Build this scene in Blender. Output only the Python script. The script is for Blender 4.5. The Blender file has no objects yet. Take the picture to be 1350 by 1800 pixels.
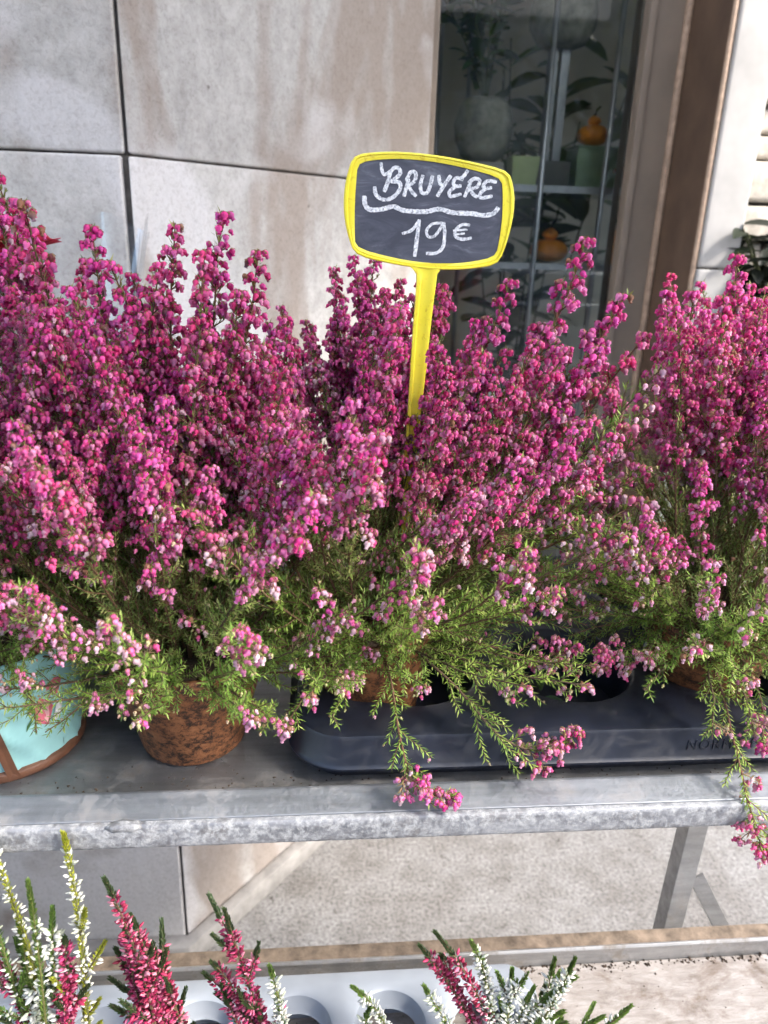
import bpy, bmesh, math, random
import numpy as np
from mathutils import Vector, Matrix, Quaternion

R = math.radians
scene = bpy.context.scene
COL = scene.collection

# ------------------------------------------------------------------ camera
cam_data = bpy.data.cameras.new('camera')
cam_data.sensor_fit = 'VERTICAL'
cam_data.sensor_height = 36.0
cam_data.sensor_width = 27.0
cam_data.lens = 1352.0 / 1800.0 * 36.0
cam_data.clip_start = 0.02
cam_data.clip_end = 500
cam = bpy.data.objects.new('camera', cam_data)
COL.objects.link(cam)
_X = Vector((0.995993531, -0.08374972, 0.03135077))      # image right in world
_D = Vector((0.000166823, -0.34883976, -0.93718237))     # image down in world
_F = Vector((0.089425152, 0.93343281, -0.34742818))      # view direction in world
m = Matrix((_X, -_D, -_F)).transposed().to_4x4()
m.translation = (0, 0, 1.45)
cam.matrix_world = m
cam_data.dof.use_dof = True
cam_data.dof.focus_distance = 0.66
cam_data.dof.aperture_fstop = 7.5
scene.camera = cam

# ------------------------------------------------------------------ world, sun, exposure
SUN_AZ, SUN_EL = 57.0, 43.0          # azimuth: from behind the camera (-Y) towards the right (+X)
sun_to = Vector((math.sin(R(SUN_AZ)) * math.cos(R(SUN_EL)), -math.cos(R(SUN_AZ)) * math.cos(R(SUN_EL)), math.sin(R(SUN_EL))))
world = bpy.data.worlds.new('World')
scene.world = world
world.use_nodes = True
wn = world.node_tree.nodes
sky = wn.new('ShaderNodeTexSky')
sky.sky_type = 'NISHITA'
sky.sun_disc = False
sky.sun_elevation = R(SUN_EL)
sky.sun_rotation = math.atan2(sun_to.x, sun_to.y)
sky.air_density = 1.0
sky.dust_density = 2.5
sky.ozone_density = 1.0
wn['Background'].inputs['Strength'].default_value = 0.15
world.node_tree.links.new(sky.outputs[0], wn['Background'].inputs['Color'])
sl = bpy.data.lights.new('sun', 'SUN')
sl.energy = 1.5
sl.angle = R(10)
sl.color = (1.0, 0.94, 0.86)
sun = bpy.data.objects.new('sun', sl)
COL.objects.link(sun)
sun.rotation_euler = (-sun_to).to_track_quat('-Z', 'Y').to_euler()
vs = scene.view_settings
vs.view_transform = 'Standard'
vs.look = 'None'
vs.gamma = 1.0
vs.use_curve_mapping = False
vs.exposure = 1.97
scene.cycles.max_bounces = 6
scene.cycles.diffuse_bounces = 2
scene.cycles.glossy_bounces = 3
scene.cycles.transmission_bounces = 4
scene.cycles.transparent_max_bounces = 10
scene.cycles.use_adaptive_sampling = True
scene.cycles.adaptive_threshold = 0.035
scene.cycles.use_denoising = True

# ------------------------------------------------------------------ helpers
class G:
    """collects verts, faces, point colours and face material slots"""
    def __init__(s):
        s.v = []; s.f = []; s.c = []; s.m = []
    def add(s, vs_, fs_, col=(1, 1, 1), mi=0):
        o = len(s.v)
        s.v.extend([tuple(p) for p in vs_])
        if isinstance(col, list): s.c.extend(col)
        else: s.c.extend([col] * len(vs_))
        s.f.extend([tuple(i + o for i in f) for f in fs_])
        s.m.extend([mi] * len(fs_))
        return o
    def box(s, a, b, col=(1, 1, 1), mi=0):
        x0, y0, z0 = a; x1, y1, z1 = b
        s.add([(x0,y0,z0),(x1,y0,z0),(x1,y1,z0),(x0,y1,z0),(x0,y0,z1),(x1,y0,z1),(x1,y1,z1),(x0,y1,z1)],
              [(0,3,2,1),(4,5,6,7),(0,1,5,4),(1,2,6,5),(2,3,7,6),(3,0,4,7)], col, mi)
    def prism(s, poly, z0, z1, col=(1, 1, 1), mi=0):
        n = len(poly)
        s.add([(x, y, z0) for x, y in poly] + [(x, y, z1) for x, y in poly],
              [tuple(range(n))[::-1], tuple(range(n, 2 * n))] + [(i, (i+1) % n, n + (i+1) % n, n + i) for i in range(n)], col, mi)
    def tube(s, pts, rad, seg=6, col=(1, 1, 1), mi=0, cap=True):
        pts = [Vector(p) for p in pts]
        n = len(pts)
        rads = rad if isinstance(rad, (list, tuple)) else [rad] * n
        vv = []
        up = Vector((0, 0, 1))
        for i, p in enumerate(pts):
            t = (pts[min(i+1, n-1)] - pts[max(i-1, 0)])
            t = t.normalized() if t.length > 1e-9 else Vector((0, 0, 1))
            a = t.cross(up if abs(t.z) < .95 else Vector((1, 0, 0))).normalized()
            b = t.cross(a)
            for k in range(seg):
                an = 2 * math.pi * k / seg
                vv.append(p + (a * math.cos(an) + b * math.sin(an)) * rads[i])
        ff = [(i*seg+k, i*seg+(k+1) % seg, (i+1)*seg+(k+1) % seg, (i+1)*seg+k) for i in range(n-1) for k in range(seg)]
        if cap:
            ff.append(tuple(range(seg))[::-1]); ff.append(tuple((n-1)*seg+k for k in range(seg)))
        s.add(vv, ff, col, mi)
    def lathe(s, prof, seg=32, c=(0, 0, 0), col=(1, 1, 1), mi=0, wob=None):
        vv = []
        for j, (r, z) in enumerate(prof):
            for k in range(seg):
                an = 2 * math.pi * k / seg
                rr = r * (1 + (wob(an, z) if wob else 0))
                vv.append((c[0] + rr * math.cos(an), c[1] + rr * math.sin(an), c[2] + z))
        ff = [(j*seg+k, j*seg+(k+1) % seg, (j+1)*seg+(k+1) % seg, (j+1)*seg+k) for j in range(len(prof)-1) for k in range(seg)]
        ff.append(tuple(range(seg))[::-1])
        ff.append(tuple((len(prof)-1)*seg+k for k in range(seg)))
        s.add(vv, ff, col, mi)
    def mesh(s, name, mats, smooth=False, bevel=0.0, seg=2, sharp=None):
        me = bpy.data.meshes.new(name)
        me.from_pydata(s.v, [], s.f)
        for mm in (mats if isinstance(mats, (list, tuple)) else [mats]): me.materials.append(mm)
        me.polygons.foreach_set('material_index', s.m)
        a = me.color_attributes.new('Col', 'FLOAT_COLOR', 'POINT')
        arr = np.ones((len(s.v), 4), np.float32); arr[:, :3] = np.array(s.c, np.float32)
        a.data.foreach_set('color', arr.ravel())
        if bevel > 0:
            bm = bmesh.new(); bm.from_mesh(me)
            es = [e for e in bm.edges if len(e.link_faces) == 2 and e.calc_face_angle(0) > 0.5]
            bmesh.ops.bevel(bm, geom=es, offset=bevel, segments=seg, affect='EDGES', profile=0.6)
            bm.to_mesh(me); bm.free()
        if smooth:
            me.polygons.foreach_set('use_smooth', [True] * len(me.polygons))
            if sharp: me.set_sharp_from_angle(angle=R(sharp))
        me.update()
        return me
    def obj(s, name, mats, parent=None, smooth=False, bevel=0.0, seg=2, sharp=None):
        return put(name, s.mesh(name, mats, smooth, bevel, seg, sharp), parent)

def basis(d):
    d = d.normalized(); a = d.cross(Vector((0, 0, 1)) if abs(d.z) < .9 else Vector((1, 0, 0))).normalized()
    return a, d.cross(a), d
def put(name, me, parent=None):
    o = bpy.data.objects.new(name, me); COL.objects.link(o)
    if parent is not None: o.parent = parent
    return o
def tag(o, label=None, cat=None, group=None, kind=None):
    if label: o['label'] = label
    if cat: o['category'] = cat
    if group: o['group'] = group
    if kind: o['kind'] = kind
    return o
def thing(name, label, cat, group=None, loc=(0, 0, 0)):
    o = bpy.data.objects.new(name, None); COL.objects.link(o)
    o.empty_display_size = .05; o.location = loc
    return tag(o, label, cat, group)

# ------------------------------------------------------------------ materials
def mat(name):
    mm = bpy.data.materials.new(name); mm.use_nodes = True
    nt = mm.node_tree
    return mm, nt, nt.nodes['Principled BSDF'], nt.nodes['Material Output']
def ramp(nt, fac, stops):
    r = nt.nodes.new('ShaderNodeValToRGB')
    while len(r.color_ramp.elements) < len(stops): r.color_ramp.elements.new(0.5)
    for e, (p, c) in zip(r.color_ramp.elements, stops):
        e.position = p; e.color = (*c, 1) if len(c) == 3 else c
    nt.links.new(fac, r.inputs[0]); return r
def noise(nt, scale, detail=5, rough=.6, vec=None, dist=0.0):
    n = nt.nodes.new('ShaderNodeTexNoise')
    n.inputs['Scale'].default_value = scale; n.inputs['Detail'].default_value = detail
    n.inputs['Roughness'].default_value = rough; n.inputs['Distortion'].default_value = dist
    if vec is not None: nt.links.new(vec, n.inputs['Vector'])
    return n
def coords(nt, scale=(1, 1, 1), kind='Object'):
    tc = nt.nodes.new('ShaderNodeTexCoord'); mp = nt.nodes.new('ShaderNodeMapping')
    mp.inputs['Scale'].default_value = scale
    nt.links.new(tc.outputs[kind], mp.inputs['Vector'])
    return mp.outputs[0]
def mixc(nt, fac, a, b, mode='MIX'):
    x = nt.nodes.new('ShaderNodeMix'); x.data_type = 'RGBA'; x.blend_type = mode
    for i, val in ((0, fac), (6, a), (7, b)):
        if isinstance(val, (int, float)): x.inputs[i].default_value = val
        elif isinstance(val, tuple): x.inputs[i].default_value = (*val, 1)
        else: nt.links.new(val, x.inputs[i])
    return x.outputs[2]
def bump(nt, b, h, strength=.3, dist=.01):
    bp = nt.nodes.new('ShaderNodeBump'); bp.inputs['Strength'].default_value = strength; bp.inputs['Distance'].default_value = dist
    nt.links.new(h, bp.inputs['Height']); nt.links.new(bp.outputs[0], b.inputs['Normal'])
    return bp
def simple(name, col, rough=.6, metal=0, var=.15, scale=40, bmp=0.0, spec=.5):
    mm, nt, b, o = mat(name)
    v = coords(nt)
    n = noise(nt, scale, 3, .6, v)
    r = ramp(nt, n.outputs[0], [(.3, tuple(c * (1 - var) for c in col)), (.7, tuple(min(1, c * (1 + var)) for c in col))])
    nt.links.new(r.outputs[0], b.inputs['Base Color'])
    b.inputs['Roughness'].default_value = rough; b.inputs['Metallic'].default_value = metal
    b.inputs['Specular IOR Level'].default_value = spec
    if bmp: bump(nt, b, n.outputs[0], bmp, .003)
    return mm

def limestone():
    mm, nt, b, o = mat('limestone')
    v = coords(nt)
    big = noise(nt, 2.3, 3, .55, v, .6)
    vs_ = coords(nt, (3.2, 3.2, 1.1))
    streak = noise(nt, 1.5, 3, .55, vs_, .5)
    fine = noise(nt, 150, 3, .75, v, .6)
    mid = noise(nt, 38, 4, .65, v)
    base = ramp(nt, mid.outputs[0], [(.25, (.315, .31, .305)), (.55, (.41, .406, .402)), (.8, (.49, .488, .486))])
    stain = ramp(nt, streak.outputs[0], [(.46, (0, 0, 0)), (.56, (1, 1, 1))])
    c1 = mixc(nt, stain.outputs[0], base.outputs[0], (.27, .228, .20))
    c1 = mixc(nt, .8, base.outputs[0], c1)
    pale = ramp(nt, big.outputs[0], [(.50, (0, 0, 0)), (.57, (.8, .8, .8))])
    c2 = mixc(nt, pale.outputs[0], c1, (.53, .528, .545))
    sp = ramp(nt, fine.outputs[0], [(.34, (.84, .83, .82)), (.5, (1, 1, 1)), (.66, (1.04, 1.04, 1.04))])
    c3 = mixc(nt, 1.0, c2, sp.outputs[0], 'MULTIPLY')
    vo = nt.nodes.new('ShaderNodeTexVoronoi'); vo.inputs['Scale'].default_value = 13; vo.inputs['Randomness'].default_value = 1.0; nt.links.new(v, vo.inputs['Vector'])
    pit = ramp(nt, vo.outputs['Distance'], [(.02, (.35, .33, .31)), (.05, (1, 1, 1))])
    c4 = mixc(nt, .8, c3, pit.outputs[0], 'MULTIPLY')
    oi = nt.nodes.new('ShaderNodeObjectInfo')
    tone = ramp(nt, oi.outputs['Random'], [(0, (.90, .90, .91)), (1, (1.06, 1.05, 1.03))])
    c4 = mixc(nt, 1.0, c4, tone.outputs[0], 'MULTIPLY')
    nt.links.new(c4, b.inputs['Base Color'])
    b.inputs['Roughness'].default_value = .88
    b.inputs['Specular IOR Level'].default_value = .25
    bump(nt, b, mid.outputs[0], .4, .004)
    return mm
M = {}
M['limestone'] = limestone()
M['base_stone'] = simple('grey_base_stone', (.25, .24, .23), .9, 0, .25, 24, .4)
M['mortar'] = simple('mortar', (.13, .12, .11), .95, 0, .4, 90, .4)
def pavement_mat():
    mm, nt, b, o = mat('pavement_concrete')
    v = coords(nt)
    a = noise(nt, 130, 2, .7, v); c = noise(nt, 14, 3, .6, v); d = noise(nt, 3, 2, .5, v)
    r1 = ramp(nt, a.outputs[0], [(.3, (.115, .114, .113)), (.5, (.225, .224, .223)), (.72, (.32, .319, .318))])
    r2 = ramp(nt, c.outputs[0], [(.32, (.72, .70, .68)), (.6, (1, 1, 1))])
    c1 = mixc(nt, 1.0, r1.outputs[0], r2.outputs[0], 'MULTIPLY')
    r3 = ramp(nt, d.outputs[0], [(.35, (.86, .84, .82)), (.65, (1.05, 1.05, 1.05))])
    c2 = mixc(nt, 1.0, c1, r3.outputs[0], 'MULTIPLY')
    e = noise(nt, 33, 3, .65, v, .4)
    r4 = ramp(nt, e.outputs[0], [(.27, (.42, .40, .38)), (.36, (1, 1, 1))])
    c2 = mixc(nt, 1.0, c2, r4.outputs[0], 'MULTIPLY')
    nt.links.new(c2, b.inputs['Base Color']); b.inputs['Roughness'].default_value = .9
    bump(nt, b, a.outputs[0], .5, .004)
    return mm
M['pavement'] = pavement_mat()
def galv(name, dirt=(.20, .18, .16), amount=.5, base=(.42, .44, .47), crust=False):
    mm, nt, b, o = mat(name)
    v = coords(nt)
    vl = coords(nt, (1, 9, 9))
    a = noise(nt, 30, 6, .7, v); c = noise(nt, 9, 5, .6, vl); fine = noise(nt, 300, 3, .7, v)
    r = ramp(nt, c.outputs[0], [(.3, tuple(x * .72 for x in base)), (.7, tuple(x * 1.15 for x in base))])
    dm = ramp(nt, a.outputs[0], [(.5, (0, 0, 0)), (.66, (amount, amount, amount))])
    c1 = mixc(nt, dm.outputs[0], r.outputs[0], dirt)
    if crust:
        k = noise(nt, 140, 8, .8, v, .2)
        km = ramp(nt, k.outputs[0], [(.45, (0, 0, 0)), (.6, (1, 1, 1))])
        c1 = mixc(nt, km.outputs[0], c1, (.33, .34, .345))
        bump(nt, b, k.outputs[0], .25, .002)
        nt.links.new(ramp(nt, k.outputs[0], [(.4, (.5, .5, .5)), (.6, (.9, .9, .9))]).outputs[0], b.inputs['Roughness'])
        nt.links.new(ramp(nt, k.outputs[0], [(.4, (.7, .7, .7)), (.6, (0, 0, 0))]).outputs[0], b.inputs['Metallic'])
    else:
        nt.links.new(ramp(nt, fine.outputs[0], [(.3, (.38, .38, .38)), (.7, (.6, .6, .6))]).outputs[0], b.inputs['Roughness'])
        nt.links.new(ramp(nt, dm.outputs[0], [(0, (.75, .75, .75)), (.6, (.1, .1, .1))]).outputs[0], b.inputs['Metallic'])
        bump(nt, b, a.outputs[0], .12, .002)
    nt.links.new(c1, b.inputs['Base Color'])
    return mm
M['galv'] = galv('galvanised_steel', base=(.29, .31, .34))
M['galv_crust'] = galv('crusted_galvanised_steel', base=(.24, .25, .27), crust=True)
M['shelf_sheet'] = galv('worn_shelf_sheet', (.10, .085, .07), .75, (.23, .235, .24))
M['leg_steel'] = galv('leg_steel', (.16, .14, .12), .6, (.36, .36, .36))
M['lip_steel'] = galv('stained_lip_steel', (.11, .085, .06), .7, (.36, .36, .36))
M['lip_dirt'] = simple('rusty_dirt', (.17, .13, .095), .95, 0, .5, 60, .6)
M['soil'] = simple('soil', (.045, .030, .020), .95, 0, .5, 120, .8)
def board_mat():
    mm, nt, b, o = mat('worn_painted_board')
    vl = coords(nt, (3, 10, 10)); v = coords(nt)
    a = noise(nt, 9, 8, .78, vl, .5); c = noise(nt, 16, 6, .7, v, .5)
    r = ramp(nt, a.outputs[0], [(.3, (.17, .148, .13)), (.5, (.29, .262, .24)), (.68, (.40, .382, .362))])
    r2 = ramp(nt, c.outputs[0], [(.34, (.55, .47, .41)), (.5, (1, 1, 1))])
    nt.links.new(mixc(nt, 1.0, r.outputs[0], r2.outputs[0], 'MULTIPLY'), b.inputs['Base Color'])
    b.inputs['Roughness'].default_value = .85; bump(nt, b, a.outputs[0], .4, .003)
    return mm
M['board'] = board_mat()
def pot_mat():
    mm, nt, b, o = mat('mottled_terracotta')
    v = coords(nt, (1, 1, 1.25))
    a = noise(nt, 105, 6, .82, v, .3); c = noise(nt, 11, 4, .6, v)
    r = ramp(nt, a.outputs[0], [(.36, (.02, .014, .010)), (.45, (.14, .06, .028)), (.54, (.42, .165, .065)), (.75, (.55, .27, .13))])
    r2 = ramp(nt, c.outputs[0], [(.35, (.55, .5, .46)), (.6, (1, 1, 1))])
    nt.links.new(mixc(nt, 1.0, r.outputs[0], r2.outputs[0], 'MULTIPLY'), b.inputs['Base Color'])
    b.inputs['Roughness'].default_value = .62; bump(nt, b, a.outputs[0], .35, .002)
    return mm
M['pot'] = pot_mat()
def leafy(name, rough, trans, hue=.0, coat=0.0, sat=1.0):
    mm, nt, b, o = mat(name)
    at = nt.nodes.new('ShaderNodeAttribute'); at.attribute_name = 'Col'
    oi = nt.nodes.new('ShaderNodeObjectInfo')
    h = nt.nodes.new('ShaderNodeHueSaturation')
    mr = nt.nodes.new('ShaderNodeMapRange'); mr.inputs[3].default_value = .5 - hue; mr.inputs[4].default_value = .5 + hue
    nt.links.new(oi.outputs['Random'], mr.inputs[0]); nt.links.new(mr.outputs[0], h.inputs['Hue'])
    h.inputs['Saturation'].default_value = sat
    nt.links.new(at.outputs['Color'], h.inputs['Color'])
    nt.links.new(h.outputs[0], b.inputs['Base Color'])
    b.inputs['Roughness'].default_value = rough
    b.inputs['Specular IOR Level'].default_value = .4
    tr = nt.nodes.new('ShaderNodeBsdfTranslucent'); nt.links.new(h.outputs[0], tr.inputs[0])
    mx = nt.nodes.new('ShaderNodeMixShader'); mx.inputs[0].default_value = trans
    nt.links.new(b.outputs[0], mx.inputs[1]); nt.links.new(tr.outputs[0], mx.inputs[2])
    nt.links.new(mx.outputs[0], o.inputs['Surface'])
    return mm
M['petal'] = leafy('heather_petal', .48, .42, .012)
M['needle'] = leafy('heather_needle', .55, .25, .01)
M['bark'] = leafy('heather_bark', .8, 0.0, .01)
M['bud'] = leafy('calluna_bud', .5, .2, .008)
M['leaf'] = leafy('shop_leaf', .4, .2, .01)
M['black_plastic'] = simple('navy_black_plastic', (.013, .016, .026), .36, 0, .2, 25, .05)
_nt = M['black_plastic'].node_tree; _b = _nt.nodes['Principled BSDF']
_n = noise(_nt, 34, 6, .7, coords(_nt), .8)
_d = ramp(_nt, _n.outputs[0], [(.48, (0, 0, 0)), (.75, (.22, .22, .22))])
_old = _b.inputs['Base Color'].links[0].from_socket
_nt.links.new(mixc(_nt, _d.outputs[0], _old, (.085, .080, .074)), _b.inputs['Base Color'])
_nt.links.new(ramp(_nt, _n.outputs[0], [(.45, (.32, .32, .32)), (.7, (.62, .62, .62))]).outputs[0], _b.inputs['Roughness'])
M['grey_plastic'] = simple('grey_tray_plastic', (.30, .33, .37), .4, 0, .12, 12)
M['black_hole'] = simple('dark_pot_plastic', (.012, .012, .012), .5)
def yellow():
    mm, nt, b, o = mat('yellow_sign_plastic')
    n = noise(nt, 30, 4, .6, coords(nt))
    r = ramp(nt, n.outputs[0], [(.3, (.80, .68, .035)), (.7, (.86, .76, .07))])
    n2 = noise(nt, 160, 4, .7, coords(nt), .6)
    sc = ramp(nt, n2.outputs[0], [(.33, (.72, .62, .5)), (.42, (1, 1, 1))])
    nt.links.new(mixc(nt, .7, r.outputs[0], sc.outputs[0], 'MULTIPLY'), b.inputs['Base Color']); b.inputs['Roughness'].default_value = .35
    b.inputs['Subsurface Weight'].default_value = .15; b.inputs['Subsurface Radius'].default_value = (.01, .008, .002)
    return mm
M['yellow'] = yellow()
def slate():
    mm, nt, b, o = mat('slate_board')
    v = coords(nt, (1, 1, 3)); n = noise(nt, 22, 6, .65, v, 1.2); n2 = noise(nt, 60, 4, .6, coords(nt))
    r = ramp(nt, n.outputs[0], [(.40, (.040, .045, .066)), (.58, (.068, .076, .105)), (.74, (.17, .185, .225))])
    nt.links.new(r.outputs[0], b.inputs['Base Color']); b.inputs['Roughness'].default_value = .6
    return mm
M['slate'] = slate()
def chalk():
    mm, nt, b, o = mat('chalk_paint')
    n = noise(nt, 900, 4, .7, coords(nt))
    n2 = noise(nt, 520, 4, .7, coords(nt), .5)
    r = ramp(nt, n2.outputs[0], [(.34, (.10, .11, .14)), (.44, (.46, .49, .53)), (.60, (.76, .78, .80))])
    nt.links.new(r.outputs[0], b.inputs['Base Color']); b.inputs['Roughness'].default_value = .9
    return mm
M['chalk'] = chalk()
M['mint'] = simple('mint_wrapping_paper', (.33, .62, .62), .42, 0, .08, 8)
M['ribbon'] = simple('brown_ribbon', (.15, .065, .035), .5, 0, .3, 60)
M['rose_print'] = simple('rose_print', (.62, .14, .20), .5, 0, .35, 70)
M['rose_pale'] = simple('pale_rose_print', (.82, .42, .45), .5, 0, .2, 60)
M['leaf_print'] = simple('leaf_print', (.06, .16, .05), .5, 0, .3, 60)
M['tag_white'] = simple('white_print', (.8, .8, .82), .5, 0, .05, 60)
M['brown_frame'] = simple('brown_painted_frame', (.115, .075, .052), .5, 0, .22, 14, .06)
M['taupe_frame'] = simple('taupe_painted_frame', (.22, .18, .145), .5, 0, .12, 9, .04)
M['edge_bead'] = simple('worn_frame_bead', (.36, .26, .19), .6, 0, .25, 60)
M['white_stone'] = simple('white_washed_stone', (.44, .432, .42), .85, 0, .16, 9, .25)
M['rubble'] = simple('rubble_stone', (.50, .46, .40), .9, 0, .35, 30, .6)
M['interior'] = simple('shop_plaster', (.74, .67, .56), .9, 0, .12, 4)
M['floor_in'] = simple('shop_floor', (.22, .20, .18), .6, 0, .2, 8)
M['stoneware'] = simple('mossy_stoneware', (.27, .26, .21), .9, 0, .55, 22, .5)
M['alu'] = simple('brushed_aluminium', (.46, .46, .48), .35, .8, .1, 60)
M['lime_pot'] = simple('pale_green_glaze', (.56, .64, .30), .35, 0, .08, 30)
M['sage_box'] = simple('sage_green_box', (.30, .42, .27), .5, 0, .12, 20)
M['orange'] = simple('pumpkin_skin', (.95, .30, .03), .45, 0, .15, 30)
M['terra'] = simple('plain_terracotta', (.42, .15, .06), .7, 0, .2, 30)
M['grey_block'] = simple('grey_concrete', (.16, .155, .15), .8, 0, .15, 30)
M['pale_block'] = simple('pale_plaster_block', (.45, .42, .38), .8, 0, .15, 30)
M['awning'] = simple('shade_awning_canvas', (.72, .72, .71), .9, 0, .05, 30)  # canvas of the added awning, translucent to soften its shade
_nt = M['awning'].node_tree
_tr = _nt.nodes.new('ShaderNodeBsdfTranslucent'); _tr.inputs[0].default_value = (.74, .75, .76, 1)
_mx = _nt.nodes.new('ShaderNodeMixShader'); _mx.inputs[0].default_value = .72
_nt.links.new(_nt.nodes['Principled BSDF'].outputs[0], _mx.inputs[1]); _nt.links.new(_tr.outputs[0], _mx.inputs[2]); _nt.links.new(_mx.outputs[0], _nt.nodes['Material Output'].inputs['Surface'])
def glass(name, refl, tint, rough=.02, op=0.0):
    mm, nt, b, o = mat(name)
    nt.nodes.remove(b)
    t = nt.nodes.new('ShaderNodeBsdfTransparent'); t.inputs[0].default_value = (*tint, 1)
    g = nt.nodes.new('ShaderNodeBsdfGlossy'); g.inputs['Roughness'].default_value = rough
    fr = nt.nodes.new('ShaderNodeFresnel'); fr.inputs[0].default_value = 1.5
    ad = nt.nodes.new('ShaderNodeMath'); ad.operation = 'MULTIPLY_ADD'; ad.inputs[1].default_value = refl; ad.inputs[2].default_value = op
    nt.links.new(fr.outputs[0], ad.inputs[0])
    mx = nt.nodes.new('ShaderNodeMixShader')
    nt.links.new(ad.outputs[0], mx.inputs[0]); nt.links.new(t.outputs[0], mx.inputs[1]); nt.links.new(g.outputs[0], mx.inputs[2])
    nt.links.new(mx.outputs[0], o.inputs['Surface'])
    return mm
M['glass'] = glass('window_glass', 1.15, (.93, .96, .95))
M['shelf_glass'] = glass('shelf_glass', 1.0, (.8, .9, .86))
M['cello'] = glass('cellophane', .22, (.97, .97, .97), .2, .008)

# ------------------------------------------------------------------ setting: pavement
g = G(); g.add([(-60, -60, 0), (60, -60, 0), (60, 60, 0), (-60, 60, 0)], [(0, 1, 2, 3)])
tag(g.obj('pavement', M['pavement']), 'speckled light grey concrete pavement below the display stand', kind='structure')

# ------------------------------------------------------------------ stone pier (front face + splayed face)
rng = random.Random(7)
CX, CY = -0.268, 1.228
SD = Vector((.656, .755)); SN = Vector((.755, -.656))
pier = thing('stone_pier', 'pale limestone block pier with dark open joint, left of the shop window', 'wall')
def stone(poly, z0, z1):
    g = G(); g.prism(poly, z0, z1)
    o = g.obj('stone_block', M['limestone'], pier, smooth=True, bevel=.0045, seg=3, sharp=50)
    return o
zj = [0.0, .62, 1.535, 2.14, 2.75, 3.4]
for i in range(len(zj) - 1):
    z0, z1 = zj[i] + .0015, zj[i+1] - .0015
    jog = .005 if i == 1 else 0.0
    fwd = (.0, .002, .0, .001, .0)[i]
    stone([(-1.30, CY - fwd), (CX - .0025 - jog, CY - fwd), (CX - .004 - jog, CY + .12), (CX - .004, CY + .30), (-1.30, CY + .30)], z0, z1)
    stone([(-2.4, CY), (-1.304, CY), (-1.304, CY + .3), (-2.4, CY + .3)], z0, z1)
    a = Vector((CX + .0025, CY + .002 - fwd)); b_ = Vector((CX, CY)) + SD * .782
    stone([tuple(a), tuple(b_), (b_.x - .02, b_.y + .30), (a.x, CY + .31)], z0, z1)
# recessed mortar core behind the joints
g = G(); g.prism([(-2.38, CY + .014), (CX, CY + .014), tuple(Vector((CX, CY)) + SD * .76 - SN * .016), (.22, 2.08), (CX, CY + .29), (-2.38, CY + .29)], .0, 3.39)
tag(g.obj('mortar_core', M['mortar'], pier))
# projecting base course along the foot
g = G()
c0 = Vector((CX, CY)) + Vector((.012, -.035)); e0 = Vector((CX, CY)) + SD * .80 + SN * .03
g.prism([(-2.4, CY - .035), tuple(c0), tuple(e0), tuple(e0 - SN * .028), (CX + .003, CY - .001), (-2.4, CY - .001)], 0.0, .052)
g.obj('base_course', M['base_stone'], pier, smooth=True, bevel=.006, sharp=50)

# ------------------------------------------------------------------ shop front
front = thing('shop_window', 'brown framed shop window of the florist beside the limestone pier', 'shop window')
g = G(); g.box((.706, 1.85, .0), (.80, 1.93, 2.62)); g.obj('window_post', M['taupe_frame'], front, bevel=.004)
g = G(); g.tube([(.793, 1.846, .0), (.793, 1.846, 2.62)], .009, 8); g.obj('bead', M['edge_bead'], front, smooth=True)
g = G(); g.box((.706, 1.838, .0), (.722, 1.8495, 2.62)); g.obj('bead', M['taupe_frame'], front, bevel=.003)
g = G(); g.box((.8005, 1.655, .0), (.86, 1.93, 2.62)); g.obj('reveal_panel', M['brown_frame'], front, bevel=.004)
g = G(); g.tube([(.801, 1.652, .0), (.801, 1.652, 2.62)], .006, 8); g.obj('bead', M['edge_bead'], front, smooth=True)
g = G(); g.box((.235, 1.86, .0), (.262, 1.90, 2.62)); g.obj('window_post', M['taupe_frame'], front, bevel=.003)
g = G(); g.box((.25, 1.855, .0), (.7055, 1.92, .46)); g.obj('stall_riser', M['brown_frame'], front, bevel=.004)
g = G(); g.box((.25, 1.845, .462), (.7055, 1.93, .50)); g.obj('sill', M['taupe_frame'], front, bevel=.004)
g = G(); g.box((.20, 1.83, 2.622), (.86, 1.95, 3.4)); g.obj('fascia', M['brown_frame'], front, bevel=.004)
g = G(); g.box((.262, 1.876, .50), (.7055, 1.882, 2.62)); g.obj('pane', M['glass'], front)
g = G(); g.box((1.72, 1.915, .45), (3.0, 1.921, 2.62)); g.obj('pane', M['glass'], front)  # unseen second pane, added to let daylight into the shop

g = G(); g.box((.806, 1.640, .0), (.893, 1.90, 1.387)); 
pil = thing('white_pillar', 'narrow sunlit whitewashed stone pillar at the right of the shop window', 'pillar')
o = g.obj('pillar_stone', M['white_stone'], pil, smooth=True, bevel=.006, seg=3, sharp=50); o.location = (.0, .0, 0)
g = G(); g.box((.807, 1.641, 1.390), (.892, 1.90, 3.4)); g.obj('pillar_stone', M['white_stone'], pil, smooth=True, bevel=.006, seg=3, sharp=50)

rub = thing('rubble_wall', 'rough rubble stone wall at the far right edge behind the white pillar', 'wall')
rng = random.Random(3)
zz = 0.0
while zz < 2.6:
    h = rng.uniform(.05, .09); xx = .90
    while xx < 1.7:
        w = rng.uniform(.07, .15); dy = rng.uniform(-.018, .015)
        g = G(); j = lambda: rng.uniform(-.006, .006)
        g.prism([(xx + j(), 1.71 + dy + j()), (xx + w - .008 + j(), 1.71 + dy + j()), (xx + w - .008, 1.85), (xx, 1.85)], zz + .004 + j() * .5, zz + h - .004 + j() * .5)
        g.obj('stone', M['rubble'], rub, smooth=True, bevel=.009, seg=2, sharp=60)
        xx += w
    zz += h
g = G(); g.box((.897, 1.735, 0), (1.7, 1.9, 2.62)); g.obj('mortar_core', M['mortar'], rub)

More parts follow.
